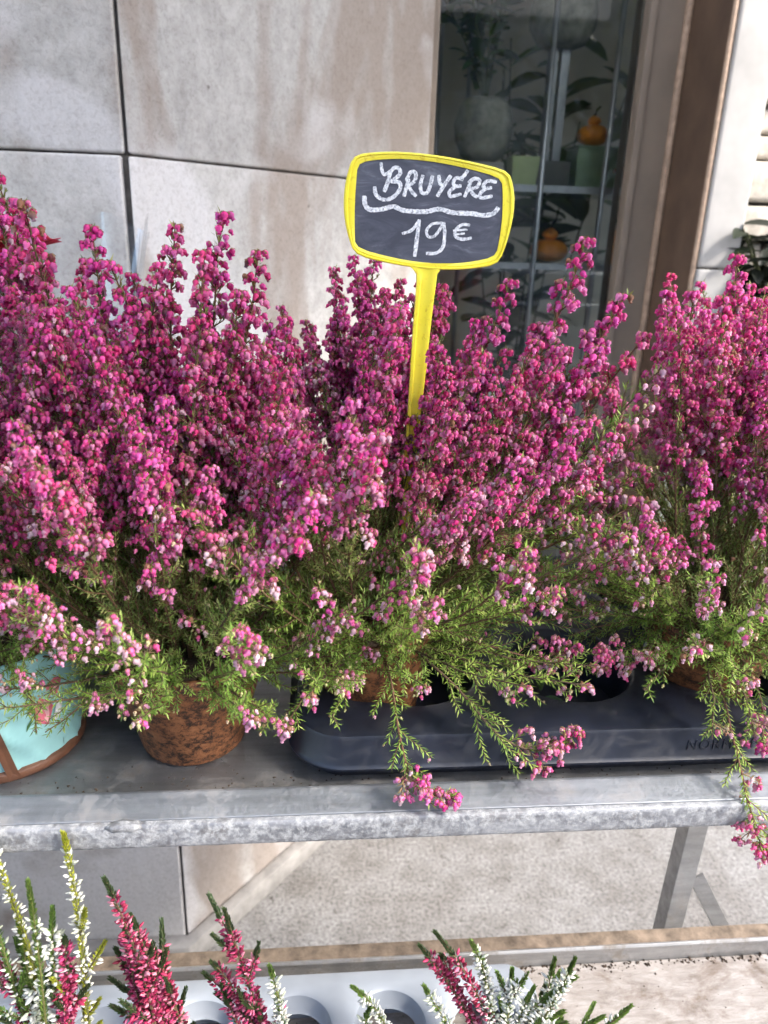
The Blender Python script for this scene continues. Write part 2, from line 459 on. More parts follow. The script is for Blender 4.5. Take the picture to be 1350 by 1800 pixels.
# shop interior shell
g = G()
g.box((-.6, 4.2, 0), (3.0, 4.3, 2.8)); g.box((-.7, 2.1, 0), (-.6, 4.3, 2.8)); g.box((3.0, 1.95, 0), (3.1, 4.3, 2.8))
g.box((.90, 1.902, 0), (1.72, 1.95, 2.8)); g.box((1.72, 1.902, 2.62), (3.0, 1.95, 2.8)); g.box((1.72, 1.902, .051), (3.0, 1.95, .45))  # front wall left open at the right so added daylight reaches the interior
g.box((-.7, 2.1, 0), (.23, 2.14, 2.8))
tag(g.obj('interior_walls', M['interior']), kind='structure')
g = G(); g.box((-.7, 1.95, 2.8), (3.1, 4.3, 2.86)); tag(g.obj('interior_ceiling', M['interior']), kind='structure')
g = G(); g.box((-.6, 1.93, .002), (3.0, 4.2, .05)); tag(g.obj('interior_floor', M['floor_in']), kind='structure')

# unseen awning, added to keep sun off the upper wall and left heathers
aw = thing('added_shade_awning', 'unseen pale canvas awning added overhead to shade the wall and display', 'awning')
g = G(); g.add([(-2.6, 1.84, 2.92), (1.30, 1.84, 2.92), (1.30, -.10, 2.45), (-2.6, -.10, 2.45)], [(0, 1, 2, 3)])
g.obj('canopy', M['awning'], aw)
g = G(); g.box((-2.6, -.108, 2.34), (1.30, -.102, 2.453)); g.obj('valance', M['awning'], aw)
g = G(); g.tube([(-2.6, -.09, 2.438), (1.30, -.09, 2.438)], .012, 8); g.obj('front_bar', M['alu'], aw, smooth=True)
for x in (-1.8, 1.2):
    g = G(); g.tube([(x, 1.83, 2.66), (x, -.08, 2.43)], .012, 8); g.obj('arm', M['alu'], aw, smooth=True)

# ------------------------------------------------------------------ the street behind the camera, mirrored in the pane
M['street_stone'] = simple('street_facade', (.42, .39, .35), .9, 0, .15, 3)
M['street_glass'] = simple('street_window', (.06, .07, .08), .2, 0, .2, 2)
sb = thing('street_building', 'stone house across the street, mirrored in the shop window', 'building')
g = G(); g.box((-14, -17, 0), (18, -16, 8)); g.obj('wall', M['street_stone'], sb)
for fl in range(2):
    for k in range(10):
        x = -12.5 + k * 3.0
        g = G(); g.box((x, -15.99, 1.0 + fl * 3.4), (x + 1.2, -15.95, 3.1 + fl * 3.4)); w_ = g.obj('window', M['street_glass'], sb)
        g = G(); g.box((x - .1, -15.99, .88 + fl * 3.4), (x + 1.3, -15.85, .995 + fl * 3.4)); g.obj('sill', M['white_stone'], w_)
rail_ = thing('street_railing', 'white metal railing across the street, mirrored in the shop window', 'railing')
for z in (.55, .95):
    g = G(); g.tube([(-9, -6.5, z), (12, -6.5, z)], .03, 6); g.obj('rail', M['alu'], rail_, smooth=True)
for k in range(22):
    g = G(); g.tube([(-9 + k, -6.5, 0), (-9 + k, -6.5, .95)], .025, 6); g.obj('post', M['alu'], rail_, smooth=True)
def street_tree(label, x, y, seed):
    rng = random.Random(seed)
    t = thing('street_tree', label, 'tree', 'trees across the street', (x, y, 0))
    g = G(); g.tube([(0, 0, 0), (.05, 0, 1.2), (0, .1, 2.4), (.1, 0, 4.2)], [.17, .14, .12, .06], 10, (.10, .08, .06))
    for k in range(6):
        a = k * 1.05; g.tube([(0, 0, 1.9 + k * .25), (math.cos(a) * .7, math.sin(a) * .7, 2.6 + k * .3), (math.cos(a) * 1.5, math.sin(a) * 1.5, 3.0 + k * .35)], [.06, .04, .015], 6, (.10, .08, .06))
    g.obj('trunk', M['bark'], t, smooth=True)
    g = G()
    clumps = [(rng.gauss(0, 1.0), rng.gauss(0, 1.0), rng.uniform(2.0, 5.2)) for _ in range(42)]
    for c in clumps:
        for _ in range(70):
            p = Vector(c) + Vector((rng.gauss(0, .28), rng.gauss(0, .28), rng.gauss(0, .22)))
            d = Vector((rng.gauss(0, 1), rng.gauss(0, 1), rng.gauss(0, .6))); a, b, d = basis(d)
            L = rng.uniform(.09, .16); g.add([p, p + d * L * .5 + a * L * .3, p + d * L, p + d * L * .5 - a * L * .3], [(0, 1, 2, 3)], rng.choice([(.05, .09, .02), (.08, .13, .03), (.04, .065, .018), (.12, .14, .03)]))
    tag(g.obj('crown', M['leaf'], t), kind='stuff')

# ------------------------------------------------------------------ things inside the shop window
SZ = 1.555                                   # upper glass shelf
rack = thing('display_rack', 'glass shelved metal rack seen through the shop window', 'shelf')
for z in (SZ, 1.375, 1.05, .72):
    g = G(); g.box((.33, 2.0, z - .008), (.93, 2.42, z)); g.obj('glass_shelf', M['shelf_glass'], rack)
    g = G(); g.box((.33, 1.990, z - .014), (.93, 1.9985, z + .002)); g.obj('shelf_edge', M['alu'], rack)
for x, y in ((.345, 2.41), (.915, 2.41), (.545, 1.985), (.70, 1.985), (.43, 2.41)):
    g = G(); g.tube([(x, y, .05), (x, y, 2.5)], .007, 8); g.obj('upright', M['alu'], rack, smooth=True)

def leaf_mesh(name, L, W, col):
    g = G(); v = []; f = []
    for i in range(6):
        t = i / 5; w = W * math.sin(math.pi * (t * .94 + .03)) ** .8
        z = -.25 * L * t * t
        v += [(-w, t * L, z + w * .3), (0, t * L, z), (w, t * L, z + w * .3)]
    for i in range(5):
        f += [(3*i, 3*i+1, 3*i+4, 3*i+3), (3*i+1, 3*i+2, 3*i+5, 3*i+4)]
    g.add(v, f, col)
    return g.mesh(name, M['leaf'], smooth=True)
def leafy_plant(parent, base, stems, nleaf, lm, rng, spread=.1, hgt=.3):
    for s in range(stems):
        a = rng.uniform(0, 6.28); r = rng.uniform(.2, 1) * spread; h = hgt * rng.uniform(.6, 1)
        p0 = Vector(base); p1 = p0 + Vector((math.cos(a) * r * .4, math.sin(a) * r * .4, h * .6)); p2 = p0 + Vector((math.cos(a) * r, math.sin(a) * r, h))
        pts = [p0.lerp(p1, t).lerp(p1.lerp(p2, t), t) for t in [i / 7 for i in range(8)]]
        g = G(); g.tube(pts, [.004 - .0003 * i for i in range(8)], 5, (.07, .08, .03)); g.obj('stem', M['bark'], parent)
        for k in range(nleaf):
            t = .2 + .8 * k / nleaf; q = p0.lerp(p1, t).lerp(p1.lerp(p2, t), t)
            o = put('leaf', rng.choice(lm), parent)
            o.location = q; o.rotation_euler = (rng.uniform(-.3, .8), rng.uniform(-.4, .4), k * 2.4 + rng.uniform(-.5, .5))
            o.scale = (rng.uniform(.7, 1.1),) * 3
lm_dark = [leaf_mesh('leaf', .07, .017, c) for c in ((.05, .11, .03), (.08, .15, .045), (.035, .075, .025))]
lm_pale = [leaf_mesh('leaf', .05, .009, c) for c in ((.14, .18, .10), (.10, .15, .07))]
rng = random.Random(21)

t = thing('round_planter', 'grey mossy ball shaped stone planter with dark leafy plant behind the glass', 'planter', loc=(.428, 2.15, SZ))
g = G(); g.box((-.05, -.05, 0), (.05, .05, .058)); g.obj('plinth', M['pale_block'], t, bevel=.004)
g = G(); g.lathe([(.03, .059), (.055, .072), (.072, .11), (.076, .145), (.066, .185), (.050, .205), (.045, .203), (.04, .19)], 28); g.obj('pot', M['stoneware'], t, smooth=True)
leafy_plant(t, (0, 0, .19), 8, 11, lm_dark, rng, .15, .36)

t = thing('pedestal_planter', 'wide stone bowl planter held up on a twin aluminium post inside the window', 'planter', loc=(.608, 2.15, SZ))
g = G(); g.box((-.042, -.05, 0), (.042, .05, .066)); g.obj('base_block', M['grey_block'], t, bevel=.004)
for x in (-.017, .013):
    g = G(); g.box((x - .011, -.012, .066), (x + .011, .012, .322)); g.obj('post', M['alu'], t, bevel=.002)
g = G(); g.lathe([(.035, .322), (.06, .332), (.080, .365), (.084, .40), (.076, .44), (.062, .462), (.055, .46), (.05, .44)], 28); g.obj('bowl', M['stoneware'], t, smooth=True)
leafy_plant(t, (0, 0, .44), 5, 8, lm_dark, rng, .16, .22)

t = thing('square_planter', 'small pale green square pot with a spiky plant on the glass shelf', 'pot', loc=(.532, 2.13, SZ))
g = G(); g.add([(-.03,-.03,0),(.03,-.03,0),(.03,.03,0),(-.03,.03,0),(-.036,-.036,.074),(.036,-.036,.074),(.036,.036,.074),(-.036,.036,.074),(-.031,-.031,.066),(.031,-.031,.066),(.031,.031,.066),(-.031,.031,.066)],
               [(0,3,2,1),(0,1,5,4),(1,2,6,5),(2,3,7,6),(3,0,4,7),(4,5,9,8),(5,6,10,9),(6,7,11,10),(7,4,8,11),(8,9,10,11)]); g.obj('pot', M['lime_pot'], t)
leafy_plant(t, (0, 0, .066), 5, 6, lm_pale, rng, .03, .07)

def pumpkin(name, label, loc, r, squash, gourd):
    t = thing(name, label, 'pumpkin', 'pumpkins in the shop window', loc)
    rib = lambda a, z: .07 * abs(math.cos(a * 4.5)) - .05
    n = 9; prof = [(max(.004, r * math.sin(math.pi * i / n) ** .75), squash * r * (1 - math.cos(math.pi * i / n))) for i in range(n + 1)]
    g = G(); g.lathe(prof, 36, wob=rib); g.obj('body', M['orange'], t, smooth=True)
    z = squash * r * 2
    if gourd:
        g = G(); g.lathe([(r * .42 * max(.1, math.sin(math.pi * (i + .3) / 7)), z - .006 + i * r * .11) for i in range(7)], 20); g.obj('top_lobe', M['orange'], t, smooth=True); z += r * .6
    g = G(); g.tube([(0, 0, z - .004), (.004, 0, z + .010), (.012, 0, z + .018)], [.005, .0035, .003], 6, (.08, .08, .03)); g.obj('stalk', M['bark'], t, smooth=True)
pumpkin('pumpkin', 'upper orange pumpkin with small knob top on a sage green box', (.705, 2.12, SZ + .105), .040, .62, True)
pumpkin('pumpkin', 'lower wide orange pumpkin with knob top on the second shelf', (.621, 2.12, 1.3755), .050, .58, True)
t = thing('sage_box', 'sage green rectangular box under the upper pumpkin behind glass', 'box', loc=(.755, 2.15, SZ))
g = G(); g.box((-.09, -.05, 0), (.09, .05, .1)); g.obj('carcass', M['sage_box'], t, bevel=.003)
g = G(); g.box((-.094, -.054, .1005), (.094, .054, .1045)); g.obj('lid', M['sage_box'], t, bevel=.001)
t = thing('terracotta_trough', 'small terracotta trough on glass shelf in front of the sage box', 'pot', loc=(.795, 2.06, SZ))
g = G(); g.box((-.032, -.024, 0), (.032, .024, .042)); g.obj('trough', M['terra'], t, bevel=.004)
g = G(); g.box((-.036, -.028, .0425), (.036, .028, .052)); g.obj('rim', M['terra'], t, bevel=.002)
t = thing('window_plant', 'tall dark green foliage plant at the back of the shop window', 'plant', loc=(.66, 2.62, .05))
g = G(); g.lathe([(.10, 0), (.13, .12), (.14, .26), (.145, .27), (.13, .27), (.125, .25)], 28); g.obj('pot', M['terra'], t, smooth=True)
leafy_plant(t, (0, 0, .25), 10, 16, [leaf_mesh('leaf', .15, .04, c) for c in ((.12, .20, .06), (.20, .27, .10), (.09, .16, .055))], rng, .36, 1.95)

for k, (x, y) in enumerate(((1.2, -8.6), (4.4, -9.2), (-2.6, -9.0), (7.6, -8.8))):
    street_tree(('street tree mirrored in the middle of the pane', 'street tree mirrored at the right of the pane', 'street tree left of the mirrored ones', 'street tree right of the mirrored ones')[k], x, y, 60 + k)
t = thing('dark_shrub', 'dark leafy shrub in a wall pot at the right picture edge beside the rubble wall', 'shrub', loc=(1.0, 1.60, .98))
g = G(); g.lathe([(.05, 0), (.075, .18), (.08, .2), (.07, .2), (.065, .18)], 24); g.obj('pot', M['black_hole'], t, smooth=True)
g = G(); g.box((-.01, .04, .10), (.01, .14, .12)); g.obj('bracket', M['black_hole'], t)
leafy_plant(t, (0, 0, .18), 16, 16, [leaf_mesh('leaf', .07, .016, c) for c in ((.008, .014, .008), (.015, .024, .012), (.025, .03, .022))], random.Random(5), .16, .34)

# ------------------------------------------------------------------ display stand
stand = thing('display_stand', 'two tier galvanised steel flower stand with worn shelves', 'display stand')
XL, XR = -1.25, .57
g = G(); g.box((XL, .5465, .9715), (XR - .004, 1.00, .975)); g.obj('upper_shelf', M['shelf_sheet'], stand)
# front rail: smooth sloped top band + crusted lower bead
prof = [(.5455, .9715), (.5455, .993), (.543, .9955), (.5405, .9955), (.5175, .9885), (.5155, .9875)]
def extrude_x(prof, x0, x1, n=1):
    g = G(); k = len(prof); v = []
    for i in range(n + 1):
        x = x0 + (x1 - x0) * i / n
        v += [(x, y, z) for y, z in prof]
    f = [(i*k+j, i*k+(j+1) % k, (i+1)*k+(j+1) % k, (i+1)*k+j) for i in range(n) for j in range(k)]
    f += [tuple(range(k))[::-1], tuple(n*k+j for j in range(k))]
    g.add(v, f); return g
g = extrude_x([(.5455, .960), (.5455, .9935), (.5425, .9955), (.540, .9955), (.5165, .9885), (.5165, .960)], XL, XR)
g.obj('front_rail', M['galv'], stand, bevel=.0008)
g = G(); k = 10; v = []; n = 180; rng = random.Random(5)
for i in range(n + 1):
    x = XL + (XR - XL) * i / n
    for j in range(k):
        a = math.pi * (-.5 + j / (k - 1)) ; rr = 1 + rng.uniform(-.05, .05)
        ca_, sa_ = math.cos(a), math.sin(a)
        v.append((x, .5162 - .0062 * max(0, ca_) ** .45 * rr, .9755 + .0122 * math.copysign(abs(sa_) ** .6, sa_) * (.97 + .03 * rr)))
g.add(v, [(i*k+j, i*k+j+1, (i+1)*k+j+1, (i+1)*k+j) for i in range(n) for j in range(k-1)])
g.obj('rail_bead', M['galv_crust'], stand, smooth=True)
g = G(); v = []
rr_ = random.Random(2)
for j in range(9):
    for i in range(12):
        th = math.pi * j / 8; ph = 2 * math.pi * i / 12; q = 1 + rr_.uniform(-.18, .18)
        v.append((-.155 + .015 * math.sin(th) * math.cos(ph) * q, .514 + .0055 * math.sin(th) * math.sin(ph) * q, .9855 + .0045 * math.cos(th) * q))
g.add(v, [(j*12+i, j*12+(i+1) % 12, (j+1)*12+(i+1) % 12, (j+1)*12+i) for j in range(8) for i in range(12)])
g.obj('weld_blob', M['galv_crust'], stand, smooth=True)
g = G(); g.box((XL, 1.0005, .955), (XR, 1.03, .985)); g.obj('back_rail', M['galv'], stand, bevel=.002)
g = G(); g.box((XR - .0035, .547, .955), (XR, 1.00, .985)); g.obj('side_rail', M['galv'], stand, bevel=.001)
def angle_bar(name, a, b, w=.026, th=.004, m_=None):
    a, b = Vector(a), Vector(b); d = (b - a).normalized()
    e = Vector((0, 1, 0)); e = (e - d * e.dot(d)).normalized(); c = d.cross(e)
    g = G()
    for (u0, u1, v0, v1) in ((0, w, 0, th), (0, th, th, w)):
        vv = []
        for p in (a, b):
            for (uu, vv_) in ((u0, v0), (u1, v0), (u1, v1), (u0, v1)): vv.append(p + c * uu + e * vv_)
        g.add(vv, [(0,3,2,1),(4,5,6,7),(0,1,5,4),(1,2,6,5),(2,3,7,6),(3,0,4,7)])
    g.obj(name, m_ or M['leg_steel'], stand, bevel=.0006)
LY = .80
angle_bar('leg', (.52, LY, .97), (.492, LY, 0), .028)
angle_bar('leg', (-1.2, LY, .97), (-1.2, LY, 0), .028)
angle_bar('leg', (-1.2, 1.0, .955), (-1.2, 1.0, 0), .028)
angle_bar('brace', (.534, LY + .006, .587), (.75, LY + .006, .21), .022)
angle_bar('brace', (.566, LY + .006, .766), (.86, LY + .006, .32), .022)
# lower tier
g = G(); g.box((XL, .10, .590), (.95, .672, .605)); g.obj('lower_shelf', M['board'], stand, bevel=.002)
g = extrude_x([(.6725, .590), (.6725, .626), (.6745, .629), (.6765, .629), (.6765, .590)], XL, .95)
g.obj('shelf_lip', M['lip_steel'], stand, bevel=.0006)
g = extrude_x([(.6770, .612), (.6770, .6275), (.695, .6295), (.695, .612)], XL, .95)
g.obj('lip_flange', M['lip_dirt'], stand, bevel=.001)
for x in (-1.2, .9):
    g = G(); g.box((x, .12, 0), (x + .035, .155, .589)); g.obj('leg', M['leg_steel'], stand, bevel=.002)
# dirt crumbs gathered along the lip
g = G(); rng = random.Random(9)
for i in range(900):
    x = rng.uniform(-.5, .65); y = .6715 - abs(rng.gauss(0, .006)); s_ = rng.uniform(.0006, .0026); z = .605
    if rng.random() < .25: y = rng.uniform(.60, .67); s_ *= .5
    a = rng.uniform(0, 3)
    v = [(x + s_ * math.cos(a + q * 2.1) * rng.uniform(.6, 1.4), y + s_ * math.sin(a + q * 2.1), z) for q in range(3)] + [(x, y, z + s_ * rng.uniform(.7, 1.5))]
    g.add(v, [(0, 1, 3), (1, 2, 3), (2, 0, 3)])
tag(g.obj('soil_crumbs', M['soil']), 'dark soil crumbs scattered along the back lip of lower shelf', 'soil', kind='stuff')

g = G(); rng = random.Random(19)
for i in range(420):
    x = rng.uniform(-.36, .52); y = .5475 + abs(rng.gauss(0, .035)); s_ = rng.uniform(.0004, .0016); z = .975
    if y > .70: continue
    a = rng.uniform(0, 3)
    v = [(x + s_ * math.cos(a + q * 2.1) * rng.uniform(.6, 1.6), y + s_ * math.sin(a + q * 2.1), z) for q in range(3)] + [(x, y, z + s_ * rng.uniform(.5, 1.2))]
    g.add(v, [(0, 1, 3), (1, 2, 3), (2, 0, 3)])
tag(g.obj('soil_crumbs', M['soil']), 'fine soil crumbs spilt on the upper shelf around the pots', 'soil', kind='stuff')

# ------------------------------------------------------------------ trays
def tray(name, label, x0, x1, y0, y1, nx, ny, ztop, zbot, rad, hole, mt, mhole, flange):
    t = thing(name, label, 'tray')
    g = G(); S = 36
    cw, ch = (x1 - x0) / nx, (y1 - y0) / ny
    for i in range(nx):
        for j in range(ny):
            ax, ay = x0 + i * cw, y0 + j * ch; cx, cy = ax + cw / 2, ay + ch / 2
            v = []
            angs = [2 * math.pi * (k + .5) / S for k in range(S)]
            for a in angs:
                c, s_ = math.cos(a), math.sin(a); q = min((cw / 2) / max(1e-6, abs(c)), (ch / 2) / max(1e-6, abs(s_)))
                v.append((cx + c * q, cy + s_ * q, ztop))
            for rr, dz in ((hole + .004, 0), (hole, -.003), (hole * .93, -.02), (hole * .85, (zbot - ztop + .004) if not mhole else -.024)):
                v += [(cx + math.cos(a) * rr, cy + math.sin(a) * rr, ztop + dz) for a in angs]
            for sx, sy in ((0, 0), (1, 0), (1, 1), (0, 1)):   # pull the nearest boundary point into each cell corner
                k0 = min(range(S), key=lambda k: (v[k][0] - (ax + sx * cw)) ** 2 + (v[k][1] - (ay + sy * ch)) ** 2)
                v[k0] = (ax + sx * cw, ay + sy * ch, ztop)
            f = [(r_*S+k, r_*S+(k+1) % S, (r_+1)*S+(k+1) % S, (r_+1)*S+k) for r_ in range(4) for k in range(S)]
            g.add(v, f)
            if not mhole: g.add(v[-S:], [tuple(range(S))])
    # outer skirt
    N = 160; mgn = flange
    def rrect(off):
        pts = []
        hx, hy = (x1 - x0) / 2 + mgn + off, (y1 - y0) / 2 + mgn + off; r_ = rad + off
        cx, cy = (x0 + x1) / 2, (y0 + y1) / 2
        for q, (sx, sy) in enumerate(((1, 1), (-1, 1), (-1, -1), (1, -1))):
            for k in range(N // 4):
                a = math.pi / 2 * q + math.pi / 2 * k / (N // 4 - 1)
                pts.append((cx + sx * (hx - r_) + r_ * math.cos(a), cy + sy * (hy - r_) + r_ * math.sin(a)))
        return pts
    def inner():
        pts = []
        for (px, py) in rrect(0): pts.append((min(max(px, x0), x1), min(max(py, y0), y1)))
        return pts
    rings = [(inner(), ztop), (rrect(-.004), ztop), (rrect(0), ztop - .0015), (rrect(.002), ztop - .005), (rrect(.005), ztop - (ztop - zbot) * .52),
             (rrect(.008), ztop - (ztop - zbot) * .58), (rrect(.008), ztop - (ztop - zbot) * .62), (rrect(-.002), ztop - (ztop - zbot) * .63), (rrect(-.012), zbot + .0005)]
    v = []
    for pts, z in rings: v += [(x, y, z) for x, y in pts]
    g.add(v, [(r_*N+k, r_*N+(k+1) % N, (r_+1)*N+(k+1) % N, (r_+1)*N+k) for r_ in range(len(rings)-1) for k in range(N)])
    g.obj('tray_body', mt, t, smooth=True, sharp=38)
    return t
tr = tray('carrying_tray', 'navy black plastic plant tray holding two heather pots on upper shelf', .015, .505, .600, .93, 3, 2, 1.028, .975, .045, .069, M['black_plastic'], None, .032)
cu = bpy.data.curves.new('tray_text', 'FONT'); cu.body = 'NORMA PACK-5'; cu.size = .0135; cu.extrude = .0006; cu.space_character = 1.22; cu.shear = .12
to = bpy.data.objects.new('tmp_text', cu); COL.objects.link(to)
dg = bpy.context.evaluated_depsgraph_get()
tm = bpy.data.meshes.new_from_object(to.evaluated_get(dg)); bpy.data.objects.remove(to)
tm.materials.clear(); tm.materials.append(M['black_plastic'])
o = put('raised_lettering', tm, tr)
o.location = (.341, .5632, 1.0065); o.rotation_euler = (R(80), 0, 0)
tray('seedling_tray', 'light grey plastic tray with round holes on the lower shelf', -.37, .23, .43, .620, 6, 2, .66, .6055, .03, .038, M['grey_plastic'], 'open', .014)
# a stray leaf and dead twigs in the empty middle cell of the black tray
o = put('fallen_leaf', leaf_mesh('leaf', .05, .013, (.07, .13, .04))); o.location = (.245, .70, .982); o.rotation_euler = (1.1, .2, .5); o.scale = (.5,) * 3
tag(o, 'loose green leaf lying in the empty cell of the black tray', 'leaf')
o = put('fallen_leaf', leaf_mesh('leaf', .05, .012, (.08, .14, .05))); o.location = (.235, .675, .982); o.rotation_euler = (.6, .5, -1.6); o.scale = (.5,) * 3
tag(o, 'second smaller green leaf lower in the empty tray cell', 'leaf')

# ------------------------------------------------------------------ bell heather
BS = 5
_bell_prof = [(.0, .16), (.16, .40), (.48, .48), (.86, .22), (1.04, .31)]
_BV = np.array([(r * math.cos(2 * math.pi * (k + .5 * (j % 2)) / BS), r * math.sin(2 * math.pi * (k + .5 * (j % 2)) / BS), z) for j, (z, r) in enumerate(_bell_prof) for k in range(BS)])
_BF = [(j*BS+k, j*BS+(k+1) % BS, (j+1)*BS+(k+1) % BS, (j+1)*BS+k) for j in range(len(_bell_prof)-1) for k in range(BS)]
def bell(g, p, d, L, W, col, tipcol, rng):
    a, b, d = basis(d)
    m_ = np.array([a * W, b * W, d * L])
    vv = _BV @ m_ + np.array(p)
    cols = []
    for j in range(len(_bell_prof)):
        t_ = j / (len(_bell_prof) - 1); t_ = t_ ** 2
        c = tuple(col[i] * (1 - t_) + tipcol[i] * t_ for i in range(3))
        cols += [tuple(x * (.86, 1.12, .95, 1.16, .90)[k] for x in c) for k in range(BS)]
    g.add(vv.tolist(), _BF, cols, 0)
    # sepals
    for k in range(3):
        an = 2.1 * k + rng.uniform(0, 1); e = a * math.cos(an) + b * math.sin(an); f_ = d.cross(e)
        q = p - d * .12 * L
        g.add([q, q + e * W * .48 + d * L * .26 + f_ * W * .14, q + e * W * .62 + d * L * .42, q + e * W * .48 + d * L * .26 - f_ * W * .14], [(0, 1, 2, 3)], (.30, .17, .09))
def needle(g, p, d, L, W, col, mi=1):
    a, b, d = basis(d)
    q = p + d * L * .45
    g.add([p, q + a * W, p + d * L, q - a * W], [(0, 1, 2, 3)], col, mi)
PINKS_DEEP = [(.78, .065, .31), (.82, .09, .37), (.70, .042, .25), (.84, .15, .46), (.80, .11, .43), (.64, .04, .22)]
PINKS_MID = [(.80, .16, .40), (.82, .22, .47), (.77, .12, .36), (.84, .30, .54), (.75, .10, .32)]
PINKS_PALE = [(.72, .36, .50), (.74, .46, .56), (.70, .26, .43), (.76, .56, .62), (.68, .20, .37)]
CREAMS = [(.62, .58, .30), (.66, .55, .36), (.56, .56, .26), (.70, .48, .38)]
LAVENDER = [(.66, .60, .78), (.72, .66, .80), (.60, .50, .74)]
NEEDLES = [(0.175, 0.237, 0.056), (0.237, 0.300, 0.075), (0.125, 0.188, 0.044), (0.312, 0.325, 0.112)]
NEEDLES_BROWN = [(0.264, 0.204, 0.096), (0.216, 0.192, 0.072), (0.336, 0.216, 0.132)]
NEEDLES_FRESH = [(0.180, 0.300, 0.048), (0.252, 0.384, 0.066), (0.132, 0.228, 0.042), (0.336, 0.432, 0.108)]

def branch_curve(rng, L, th0, th1, n=22, wig=1.0):
    pts = [Vector((0, 0, 0))]; y = 0; dy = rng.uniform(-.25, .25) * wig
    for i in range(1, n):
        t_ = i / (n - 1); th = R(th0 + (th1 - th0) * t_ + rng.uniform(-5, 5) * wig)
        dy += rng.uniform(-.10, .10) * wig; dy *= .93
        d = Vector((math.sin(th), dy, math.cos(th))).normalized()
        pts.append(pts[-1] + d * L / (n - 1))
    return pts
def at_curve(pts, t_):
    x = max(0, min(.9999, t_)) * (len(pts) - 1); i = int(x); return pts[i].lerp(pts[i+1], x - i), (pts[i+1] - pts[i]).normalized()

